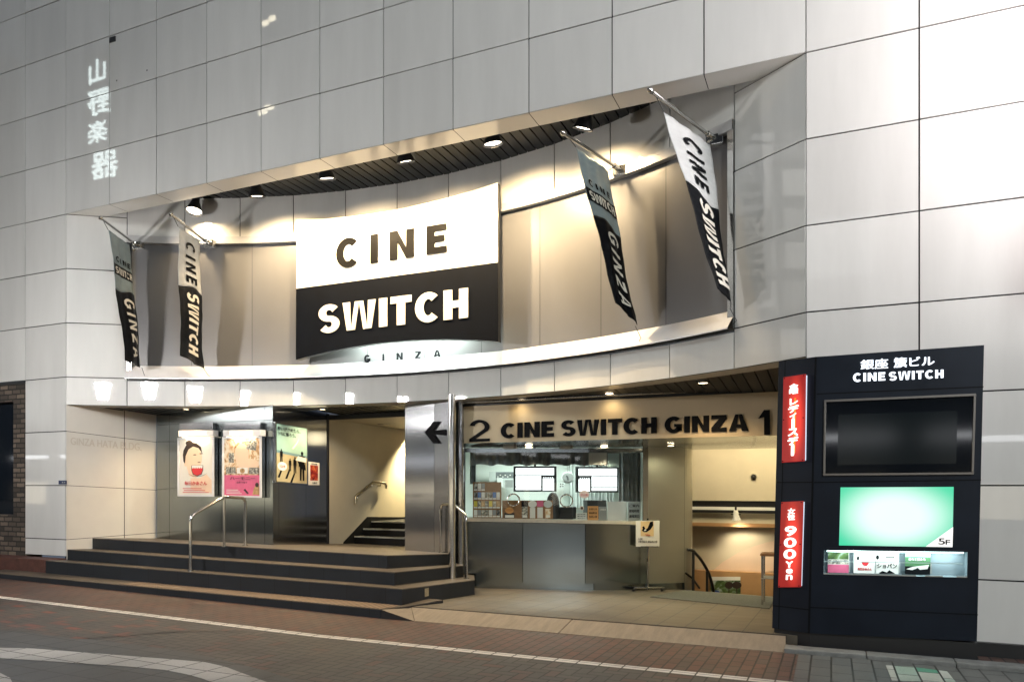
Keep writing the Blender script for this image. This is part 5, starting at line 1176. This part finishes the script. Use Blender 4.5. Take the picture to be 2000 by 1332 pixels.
fm = stand_on(cmap(1147, 977, 1185, 990, .4), 1147, 1185); t = thing('cash_register', 'black box shaped register behind the orange card', 'register', fm(.5, 0)); w = MB(); fslab(w, fm, -.25, 0); w.build('body', M['black'], t, bevel=.01); w = MB(); fslab(w, sub(fm, -.08, .92, .5, 1.0), -.1, .06); w.build('lid', M['black'], t)
# curtains
def curtain(nm, lab, x0, x1, y0, y1, dep, mt, folds, amp, hem=0.0, grp=None, mt2=None):
    t = thing(nm, lab, 'curtain', con((x0 + x1) / 2, y0, dep), grp); w = MB(); n = folds * 8; d, nn = cdir((x0 + x1) / 2); vs = []
    for k in range(n + 1):
        x = x0 + (x1 - x0) * k / n; ph = 2 * math.pi * folds * k / n; ph += .8 * math.sin(ph * .37)
        for r in range(5):
            s = r / 4; y = y0 + (y1 - y0) * s + hem * s * math.sin(ph * .5 + 1); vs.append(con(x, y, dep) + nn * amp * math.sin(ph) * (.4 + .6 * s))
    w.add(vs, [(k * 5 + r + 1, (k + 1) * 5 + r + 1, (k + 1) * 5 + r, k * 5 + r) for k in range(n) for r in range(4)]); o = w.build('cloth', M[mt], t, smooth=True)
    w = MB(); w.tube([con(x0, y0 - 1, dep), con(x1, y0 - 1, dep)], .012, 8); w.build('rod', M['grey'], t); return t
curtain('valance', 'grey gathered valance across the top of the booth window', 918, 1210, 882, 908, .35, 'curtain', 16, .045, 1.6)
curtain('curtain', 'dark grey curtain with pale folds at the right end of the booth', 1209, 1254, 884, 980, .55, 'curtain', 5, .06)
curtain('curtain', 'dark narrow curtain at the left end of the booth', 918, 930, 884, 945, .5, 'curtain', 2, .05)
curtain('curtain', 'pale pleated curtain on the booth back wall under the right screen', 1112, 1200, 900, 990, 1.95, 'curtain_w', 12, .04)
for k, (x0, y0, x1, y1, mt) in enumerate(((1150, 884, 1185, 908, 'paper'), (1187, 885, 1209, 912, 'teal'))):
    fm = cmap(x0, y0, x1, y1, .26); t = thing('hanging_sheet', ['cream paper sheet hung over the valance', 'pale blue sheet hung beside the cream one under the booth ceiling'][k], 'paper', fm(.5, 0)); w = MB(); fslab(w, fm, -.004, 0); w.build('sheet', M['paper'] if k == 0 else pm('pale_blue', (.5, .68, .72), .5), t)
for k, (x0, x1) in enumerate(((983, 1009), (1094, 1118))):
    fm = cmap(x0, 869.5, x1, 876.5, -.02); t = thing('shutter_box', ['small grey box on the window head above the left screen', 'small grey box on the window head above the clock'][k], 'box', fm(.5, 0), 'boxes on the window head'); w = MB(); fslab(w, fm, -.02, .05); w.build('body', M['curtain_w'], t, bevel=.004); w = MB(); fquad(w, sub(fm, .8, .1, .97, .9), .053); w.build('end_cap', M['grey'], t)

# ------------------------------------------------------------------ sign stand, mat, table, lower poster
c = on_floor(1266, 1154, hf); t = thing('sign_stand', 'slim floor stand on a wheeled bar holding a film notice', 'stand', c)
fwd = Vector((-.35, -.94, 0)); rt = Vector((.94, -.35, 0)); rt = Vector((.917, .399, 0))
w = MB(); w.tube([c + rt * -.22 + Vector((0, 0, .055)), c + rt * .24 + Vector((0, 0, .055))], .016, 8); w.build('base_bar', M['chrome'], t)
for s in (-.22, .24): w = MB(); q = c + rt * s; w.tube([q + Vector((.0, -.1, .03)), q + Vector((0, .1, .03))], .022, 10); w.build('caster', M['black'], t)
w = MB(); w.tube([c + Vector((0, 0, .055)), lift(c, 1020)], .011, 8); q = lift(c, 1096); w.tube([q, q + Vector((0, 0, .05))], .018, 8); w.build('pole', M['chrome'], t)
a = c + Vector((.0, -.03, 0)); fm = quadmap(*[on_line(x, y, a, a + rt) for x, y in ((1242, 1067), (1288, 1067), (1288, 1016.5), (1242, 1016.5))])
w = MB(); fslab(w, fm, -.012, 0); w.build('board', M['paper'], t)
w = MB(); fquad(w, sub(fm, .2, .4, .76, .98), .001); w.build('picture', pm('ochre_print', (.76, .56, .3), .5), t)
w = MB(); fpoly(w, fm, [(.25, .62), (.34, .78), (.42, .66), (.5, .72), (.6, .95), (.72, .98), (.74, .82), (.62, .66), (.46, .56), (.34, .56)], .002); fpoly(w, fm, ell(.32, .74, .05, .045), .0025); fpoly(w, fm, ell(.66, .88, .06, .05), .0025)
jtext(w, '上映', sub(fm, .08, .27, .28, .33), .01, .002); jtext(w, '10:30/1:05/4:10', sub(fm, .12, .15, .9, .23), .004, .002); w.build('lettering', M['ink'], t)
w = MB(); fpoly(w, fm, [(.34, .6), (.44, .62), (.42, .68), (.36, .66)], .003); w.build('white_print', M['white_p'], t); w = MB(); jtext(w, 'Vita', sub(fm, .40, .42, .6, .49), .01, .002); w.build('lettering', M['red'], t)
w = MB(); q0, q1 = fm(.2, 0, .01), fm(.95, 0, .01); w.tube([q0, q1], .008, 6); q = fm(.5, 1.02); w.tube([q, q + Vector((0, 0, .03))], .015, 8); w.build('clip', M['black'], t)
mp = [on_floor(x, y, hf) for x, y in ((1270, 1166), (1503, 1189), (1515, 1168), (1400, 1158), (1335, 1153))]
w = MB(); w.prism([(p.x, p.y) for p in mp], lambda X, Y: hf(X, Y) + .001, lambda X, Y: hf(X, Y) + .012); tag(w.build('door_mat', M['mat'], bevel=.003), 'grey ribbed mat lying at the top of the stairs', 'mat')
c = on_floor(1489, 1182, hf); c.z += .012; t = thing('side_table', 'small steel legged side table with wooden top beside the kiosk', 'table', c)
zt = zat(c, 1081); w = MB(); w.box((c.x - .03, c.y - .03, zt - .03), (c.x + .36, c.y + .32, zt)); w.build('table_top', M['wood'], t, bevel=.004)
for dx in (0, .33):
    for dy in (0, .29): w = MB(); w.box((c.x + dx - .014, c.y + dy - .014, c.z), (c.x + dx + .014, c.y + dy + .014, zt - .03)); w.build('leg', M['chrome'], t)
zs = zat(c, 1128); w = MB(); w.box((c.x - .02, c.y - .02, zs - .012), (c.x + .35, c.y + .31, zs)); w.build('shelf', M['grey'], t)
b = Vector((c.x + .2, c.y + .12, zt)); t = thing('spray_bottle', 'small white pump bottle standing on the side table', 'bottle', b); w = MB(); w.tube([b + Vector((0, 0, z)) for z in (.001, .1, .13, .15)], [.032, .032, .02, .012], 14); w.build('body', M['white_p'], t, smooth=True); w = MB(); w.tube([b + Vector((0, 0, .15)), b + Vector((0, 0, .185))], .008, 8); w.tube([b + Vector((0, 0, .185)), b + Vector((-.04, 0, .18))], .006, 8); w.build('pump', M['grey'], t)
fm = pxmap(WY + .06, 1388, 1446, 1126, 1126, 1180, 1180); t = thing('landscape_poster', 'landscape poster with green trees on the brown lower stairwell wall', 'poster', fm(.5, 0)); w = MB(); fslab(w, fm, -.02, 0); w.build('sheet', M['treephoto'], t); w = MB(); fquad(w, sub(fm, 0, .87, 1, 1), .002); w.build('title_strip', M['paper'], t); w = MB(); fpoly(w, fm, ell(.18, .42, .14, .10), .003); w.build('blue_print', pm('blue_print', (.05, .1, .35), .5), t)
w = MB()
for u, h, r in ((.62, .3, .14), (.88, .34, .16)): fpoly(w, fm, [(u - .02, .3), (u + .02, .3), (u + .015, .6), (u - .015, .6)], .003); fpoly(w, fm, ell(u, .70, r, .13), .0035)
w.build('tree_print', M['hair'], t)

# ------------------------------------------------------------------ dark sign kiosk
KY, KL = -.30, -.145
kp = [at(1521, 706, KL), at(1593.5, 697, KY), at(1922, 674, KY), at(1908, 1252, KY), at(1580, 1236, KY), at(1508, 1226, KL)]
kio = thing('sign_kiosk', 'tall dark navy sign kiosk with lit signs, blank screen and display case', 'kiosk', (at(1750, 1240, KY).x, KY, 0))
kf = quadmap(kp[4], kp[3], kp[2], kp[1]); kc = quadmap(kp[5], kp[4], kp[1], kp[0])
def inv(fm, x, y, Y=KY):
    p = at(x, y, Y); lo = (.5, .5)
    u, v = .5, .5
    for _ in range(12):
        q = fm(u, v); du = fm(u + .01, v) - q; dv = fm(u, v + .01) - q; e = p - q
        a, b, c_, d_ = du.x, dv.x, du.z, dv.z; det = a * d_ - b * c_; u += .01 * (e.x * d_ - b * e.z) / det; v += .01 * (a * e.z - e.x * c_) / det
    return u, v
hu0, hv0 = inv(kf, 1608.5, 1121); hu1, hv1 = inv(kf, 1890, 1078)
w = MB()
for a in ((0, 0, 1, hv0), (0, hv1, 1, 1), (0, hv0, hu0, hv1), (hu1, hv0, 1, hv1)): fquad(w, sub(kf, *a))
fquad(w, kc)
bk = Vector((0, .5, 0)); a, b = kp[0], kp[5]; a2, b2 = a + Vector((-.02, .35, 0)), b + Vector((-.02, .35, 0)); w.poly([b2, b, a, a2]); c_, d_ = kp[2], kp[3]; w.poly([d_, Vector((d_.x, -.0, d_.z)), Vector((c_.x, 0, c_.z)), c_])
w.poly([kp[0], kp[1], kp[2], Vector((kp[2].x, 0, kp[2].z)), Vector((kp[1].x, .0, kp[1].z)), a2][::1])
w.poly([kp[5], kp[4], kp[3], Vector((kp[3].x, 0, kp[3].z)), b2][::-1])
w.build('body', M['navy'], kio)
w = MB(); q = [(kp[5].x + .02, KL + .02), (kp[4].x + .01, KY + .03), (kp[3].x + .01, KY + .03), (kp[3].x + .01, .0), (kp[5].x, .2)]; w.prism(q, -.02, kp[4].z + .02); w.build('base', M['black'], kio)
w = MB()
for (xa, ya, xb, yb) in ((1595, 769.5, 1921, 755.5), (1590, 942, 1916, 937), (1582, 1185.5, 1910, 1200)):
    fm = quadmap(at(xa, ya + 1.1, KY), at(xb, yb + 1.1, KY), at(xb, yb - 1.1, KY), at(xa, ya - 1.1, KY)); fquad(w, fm, .002)
for v in (.545, .083): fquad(w, sub(kc, .02, v, .98, v + .004), .002)
fquad(w, sub(kc, .17, 0.0, .195, 1), .002); fquad(w, sub(kc, .975, 0, 1, 1), .003); fquad(w, sub(kf, 0, 0, .006, 1), .003)
w.build('seam', M['ink'], kio)
w = MB(); fm = quadmap(*[at(x, y, KY) for x, y in ((1608, 929), (1901, 926.5), (1905.5, 769), (1610, 781.5))]); frame(w, fm, .014, .028, .0, .025); w.build('screen_frame', pm('bronze_trim', (.22, .21, .20), .35, metal=.8), kio, bevel=.003)
w = MB(); fquad(w, sub(fm, .014, .028, .986, .972), .008); w.build('blank_screen', pm('black_glass', (.004, .006, .009), .06, spec=.7), kio)
w = MB(); fquad(w, sub(fm, .10, .14, .89, .80), .0085); w.build('screen_panel', pm('matt_screen', (.004, .008, .010), .12, spec=.5), kio)
ge = quadmap(*[at(x, y, KY) for x, y in ((1638.7, 1064.5), (1860, 1068), (1862.5, 950.5), (1641.7, 951.5))]); cc = ge(.5, .5)
w = MB(); fslab(w, ge, .001, .006)
bb = ROOT[kio.name]
w.build('green_screen', screen_mat('green_screen', (.05, .62, .34), (.78, 1.0, .93), 1.15, tuple(cc - bb), (.62, .42)), kio)
w = MB(); tri = [at(x, y, KY) for x, y in ((1807.5, 1067), (1860, 1068), (1861.3, 1028.5))]; w.poly([p + Vector((0, -.0075, 0)) for p in tri]); w.build('screen_corner', em('screen_corner', (1, .98, .96), .95), kio)
w = MB(); jtext(w, '5', pxmap(KY - .009, 1833, 1845.5, 1051, 1051, 1062.5, 1063), .02, .001); jtext(w, 'F', pxmap(KY - .009, 1847, 1856, 1053.8, 1053.8, 1062.8, 1063.2), .03, .001); w.build('lettering', M['ink'], kio)
w = MB(); jtext(w, '銀座', pxmap(KY, 1681, 1734, 703.5, 700, 722, 719.5), .012, .006); jtext(w, '籏ビル', pxmap(KY, 1746, 1824.5, 699, 695, 718.5, 714), .010, .006); ltext(w, 'CINE', pxmap(KY, 1666, 1729, 729.5, 727, 746, 743), .25, .17, .012); ltext(w, 'SWITCH', pxmap(KY, 1736, 1842.5, 727, 722, 743.5, 738), .25, .15, .012); w.build('lettering', M['em_sign'], kio)
# red light boxes on the canted side
KA, KB = Vector((kp[5].x, KL, 0)).lerp(Vector((kp[0].x, KL, 0)), .5), Vector((kp[4].x, KY, 0)).lerp(Vector((kp[1].x, KY, 0)), .5)
def redbox(tlp, trp, brp, blp):
    fm = quadmap(*[on_line(x, y, KA, KB) for x, y in (blp, brp, trp, tlp)]); w = MB(); fslab(w, fm, .035, .055); o = w.build('red_light_box', screen_mat('red_light_box', (.34, .002, .004), (1, .05, .032), 1.05, tuple(fm(.5, .5) - ROOT[kio.name]), (.10, .52)), kio, bevel=.004)
    w = MB(); fslab(w, sub(fm, .03, .01, .97, .99), .0, .034); w.build('light_box_edge', M['em_edge'], kio)
    w = MB()
    for u in (.06, .94):
        for v in (.015, .5, .985): a = fm(u, v, .056); b = fm(u, v, .064); w.tube([a, b], .006, 6)
    w.build('screw', M['ink'], kio); return o, fm
o, fm = redbox((1535, 738), (1578, 731.5), (1575.7, 900.5), (1531.7, 903.5))
w = MB()
for ch, v0, v1, u0, u1 in (('金', .845, .905, .30, .68), ('曜', .79, .845, .30, .68), ('レ', .665, .735, .33, .68), ('デ', .575, .655, .27, .72), ('ィ', .50, .565, .33, .62), ('｜', .40, .49, .43, .54), ('ス', .305, .385, .28, .70), ('デ', .20, .29, .27, .72), ('｜', .085, .19, .43, .54)): jtext(w, ch, sub(fm, u0, v0, u1, v1), .05 if ch != '｜' else .15, .057)
w.build('lettering', M['em_redtxt'], o)
w = MB(); fslab(w, sub(fm, .52, .10, .60, .74), .0552, .0558); w.build('glow_stripe', em('orange_stripe', (1, .30, .03), .8), o)
o, fm = redbox((1530.6, 980), (1573, 978), (1568.5, 1145), (1524.5, 1145.5))
w = MB(); jtext(w, '女', sub(fm, .34, .855, .66, .92), .04, .057); jtext(w, '性', sub(fm, .34, .785, .66, .85), .04, .057)
for ch, v0, v1, u0, u1, b_ in (('9', .605, .71, .25, .73, .05), ('0', .47, .575, .23, .74, .05), ('0', .335, .44, .23, .74, .05), ('Y', .235, .30, .33, .63, .06), ('e', .165, .215, .36, .62, .06), ('n', .09, .145, .36, .62, .06)): jtext(w, ch, sub(fm, u0, v0, u1, v1), b_, .057)
w.build('lettering', M['em_redtxt'], o)
# display case recess
cs = sub(kf, hu0, hv0, hu1, hv1); dp = -.16
w = MB(); B_ = [cs(0, 0, dp), cs(1, 0, dp), cs(1, 1, dp), cs(0, 1, dp)]; F_ = [cs(0, 0), cs(1, 0), cs(1, 1), cs(0, 1)]; w.poly(B_)
for i in range(4): w.poly([F_[i], F_[(i + 1) % 4], B_[(i + 1) % 4], B_[i]][::-1])
w.build('display_case', pm('case_lining', (.22, .27, .30), .5), kio)
w = MB(); fm = sub(cs, .02, .93, .98, .99, -.07); fslab(w, fm, -.02, 0.02); w.build('case_light', em('case_tube', (.72, 1, .98), 5), kio)
a, b = cs(.5, .92, -.05), cs(.5, .2, -.12); lamp('case_glow', 'AREA', a, 3.4, (.80, 1, 1), kio, aim=b, shape='RECTANGLE', size=1.1, size_y=.06)
w = MB(); fslab(w, sub(cs, .0, .52, .97, .55, -.02), 0, .004); w.build('case_rail', pm('case_rail', (.5, .62, .62), .3), kio)
w = MB(); [fslab(w, sub(cs, a, .0, b, .05, .0), 0, .01) for a, b in ((0, .26), (.26, .33), (.33, .53), (.53, .66), (.72, .84), (.93, 1))]; w.build('case_lip', M['grey'], kio)
fl = [(.03, .187, 'pink leaflet with photos, first on the left in the kiosk display case'), (.222, .377, 'white leaflet with a drawn red mouth in the kiosk display case'), (.381, .546, 'white leaflet with black lettering, third in the kiosk display case'), (.59, .765, 'green and black leaflet, last on the right in the kiosk display case')]
for k, (u0, u1, lab) in enumerate(fl):
    fm = sub(cs, u0, .03, u1, .99, -.11); t = thing('leaflet', lab, 'leaflet', fm(.5, 0), 'leaflets in the kiosk display case')
    w = MB(); fslab(w, fm, -.006, 0); w.build('sheet', M[('paper', 'paper', 'paper', 'teal')[k]], t)
    w = MB()
    if k == 0:
        fquad(w, sub(fm, 0, 0, 1, .36), .001); w.build('print', M['pink'], t); w = MB(); fquad(w, sub(fm, .02, .38, .98, .56), .001); w.build('print', M['bwphoto'], t); w = MB(); fquad(w, sub(fm, .0, .58, .98, .98), .001); w.build('print', M['treephoto'], t)
    elif k == 1:
        fpoly(w, fm, ell(.55, .47, .16, .15, 14, 180, 360), .001); jtext(w, '毎日かあさん', sub(fm, .2, .12, .85, .24), .01, .001); w.build('print', M['red'], t); w = MB(); fpoly(w, fm, ell(.2, .65, .06, .09), .001); w.build('print', M['ink'], t)
    elif k == 2:
        jtext(w, 'ショパン', sub(fm, .08, .24, .92, .44), .01, .001); fpoly(w, fm, [(.15, .02), (.3, .12), (.5, .06), (.6, .16), (.8, .05), (.85, .01), (.2, 0)], .001); fpoly(w, fm, [(.3, .62), (.5, .75), (.78, .74), (.95, .62), (.75, .70), (.5, .70)], .001); fpoly(w, fm, ell(.08, .7, .07, .1), .001); w.build('print', M['ink'], t)
    else:
        fquad(w, sub(fm, 0, .0, 1, .34), .001); w.build('print', M['ink'], t); w = MB(); fquad(w, sub(fm, 0, .34, 1, .74), .001); w.build('print', pm('leaf_green', (.06, .16, .07), .5), t); w = MB(); jtext(w, '神々と男たち', sub(fm, .14, .58, .8, .70), .008, .002); fpoly(w, fm, [(.05, .22), (.3, .32), (.6, .36), (.95, .42), (.9, .24), (.6, .20), (.5, .28), (.3, .18)], .002); w.build('print', M['paper'], t)
    w = MB(); fslab(w, sub(fm, 1.0, .05, 1.05, .5), 0, .01); w.build('holder', M['grey'], t)

# ------------------------------------------------------------------ the other side of the street (seen mirrored in the enamel and the steel)
OY = -15.5
op = thing('opposite_building', 'dark building across the street with lit shop windows', 'building', (-6, OY, 0))
w = MB(); w.box((-40, OY - 6, 0), (25, OY, 15)); 
for x in range(-38, 25, 4): w.box((x - .35, OY, 0), (x + .35, OY + .35, 15))
w.build('wall', pm('stucco_wall', (.07, .072, .08), .8, var=.2), op)
M['em_awn'] = em('awning_glow', (.95, .97, 1), 5); M['em_shop'] = em('shop_glow', (1, .86, .62), 2.0); M['em_win'] = em('window_glow', (.95, 1, .98), .55)
for i, x in enumerate(range(-38, 21, 4)):
    w = MB(); w.box((x + .6, OY, .7), (x + 3.4, OY + .05, 1.75)); w.build('shop_window', M['em_shop'], op)
    w = MB(); w.box((x + .37, OY, 2.9), (x + 3.63, OY + .25, 3.06)); w.build('awning_light', M['em_awn'], op)
    for r in range(3):
        if (i * 5 + r * 3) % 4 == 0: w = MB(); w.box((x + .9, OY, 4.6 + 3.2 * r), (x + 3.1, OY + .04, 6.4 + 3.2 * r)); w.build('window', M['em_win'], op)
SYM = 14.6
def mir(x, y): p = at(x, y, SYM); return Vector((p.x, -SYM, p.z))
ns = thing('neon_sign', 'tall lit vertical sign of four white characters across the street', 'sign', mir(200, 360))
for ch, x0, x1, y0, y1 in (('山', 178, 209, 122, 166), ('野', 175, 215, 181, 225), ('楽', 175, 211, 238, 279), ('器', 178, 226, 296, 346)):
    a, b = mir((x0 + x1) / 2, y1), mir((x0 + x1) / 2, y0); hw = abs(mir(x0, y0).x - mir(x1, y0).x) / 2
    w = MB(); jtext(w, ch, quadmap(a + Vector((hw, 0, 0)), a - Vector((hw, 0, 0)), b - Vector((hw, 0, 0)), b + Vector((hw, 0, 0))), .028, .01); w.build('lettering', M['em_neon'], ns)
w = MB(); a, b = mir(226, 352), mir(172, 114); w.box((min(a.x, b.x) - .1, -SYM - .12, a.z), (max(a.x, b.x) + .1, -SYM - .01, b.z)); w.build('case', M['black'], ns)
w = MB(); w.box((a.x - .6, OY, a.z + .5), (a.x - .5, -SYM - .1, a.z + .6)); w.build('bracket', M['black'], ns)
for k, (x, y) in enumerate(((528, 40), (518, 211))):
    c = mir(x, y); t = thing('floodlight', ['upper warm twin floodlight across the street', 'lower warm twin floodlight across the street'][k], 'lamp', c, 'floodlights across the street')
    for s in (-.17, .17): w = MB(); w.box((c.x + s - .14, c.y - .06, c.z - .10 + s * .3), (c.x + s + .14, c.y, c.z + .08 + s * .3)); w.build('lens', em('flood_glow', (1, .9, .66), 9), t)
    w = MB(); w.box((c.x - .04, OY, c.z - .05), (c.x + .04, c.y - .06, c.z + .05)); w.build('arm', M['black'], t)
def lantern(c, t, glow):
    w = MB(); w.tube([c + Vector((0, 0, z)) for z in (-.20, .16)], [.10, .17], 6); w.build('lantern_glass', glow, t)
    w = MB()
    for a in range(6): w.tube([c + Vector((.104 * math.cos(a * 1.0472), .104 * math.sin(a * 1.0472), -.2)), c + Vector((.175 * math.cos(a * 1.0472), .175 * math.sin(a * 1.0472), .16))], .013, 6)
    w.build('lantern_frame', M['black'], t)
    w = MB(); w.tube([c + Vector((0, 0, z)) for z in (.161, .24, .36)], [.20, .15, .02], 6); w.tube([c + Vector((0, 0, z)) for z in (-.26, -.201)], [.05, .11], 6); w.build('lantern_cap', M['black'], t)
for k, (X, Y, n, s) in enumerate(((-10.0, -4.0, 1, 690), (-17, -6.8, 2, 60), (5.5, -8.5, 2, 40))):
    zb = road_z(X, Y); t = thing('street_lamp', ['black street lamp with one lit lantern nearest the cinema', 'farther black street lamp with two lit lanterns on the left', 'black street lamp with two lit lanterns behind the viewer on the right'][k], 'street lamp', (X, Y, zb), 'lantern street lamps')  # third lamp is unseen, added to light the right of the facade
    w = MB(); w.tube([(X, Y, zb), (X, Y, zb + .5), (X, Y, zb + .52), (X, Y, 3.50)], [.11, .10, .06, .045], 14); w.build('pole', M['black'], t, smooth=True)
    gl = em('lantern_glow', (1, .96, .92), s)
    if n == 2:
        w = MB(); w.tube([(X - .45, Y, 3.55), (X + .45, Y, 3.55)], .025, 8); w.build('arm', M['black'], t)
        for q in (-.45, .45): lantern(Vector((X + q, Y, 3.85)), t, gl)
    else: lantern(Vector((X, Y, 3.74)), t, gl)
pj = thing('projecting_sign', 'lit white sign box projecting from the wall beyond the kiosk', 'sign', (2.5, -.8, 3.9))
w = MB(); w.box((2.42, -1.6, 4.0), (2.58, -.35, 8.4)); w.build('light_box', em('sign_box_glow', (1, .90, .89), 12), pj)
w = MB(); w.box((2.40, -1.64, 3.95), (2.60, -1.6, 8.44)); w.box((2.40, -.35, 3.95), (2.60, -.31, 8.44)); w.box((2.47, -.31, 4.3), (2.53, 0, 4.4)); w.box((2.47, -.31, 7.9), (2.53, 0, 8.0)); w.build('casing', M['black'], pj)  # stands in for an unknown lamp, made tall to light the upper wall

bl = thing('lit_billboard', 'white floodlit billboard high on the building across the street', 'billboard', (8.5, OY + .4, 8.2))
w = MB(); w.box((7.0, OY + .42, 8.2), (10.0, OY + .5, 10.2)); w.build('panel', em('billboard_glow', (.93, 1, .97), 3), bl)
w = MB(); w.box((6.9, OY + .36, 8.1), (10.1, OY + .42, 10.3)); w.build('frame', M['black'], bl)
lamp('flood', 'AREA', (8.5, OY + .8, 9.2), 2050, (.95, 1, .98), bl, aim=(-1.5, 0, 5), shape='RECTANGLE', size=3, size_y=2)  # invented board and area light, added to fill the facade from the right

fb = thing('street_end_building', 'tall building with lit windows closing the far left end of the street', 'building', (-50, -8, 0))
w = MB(); w.box((-58, -24, 0), (-50, 6, 30)); w.build('wall', pm('far_wall', (.3, .3, .3), .8), fb)
for y in range(-22, 5, 3):
    for z in range(3, 28, 3):
        w = MB(); w.box((-50, y, z), (-49.95, y + 2.3, z + 2.0)); w.build('window', em('far_window', (1, .97, .9), (.5, 1.1, .8, 1.4)[(y * 7 + z * 3) % 4]), fb)  # invented glowing windows, added so the panels have something bright to mirror
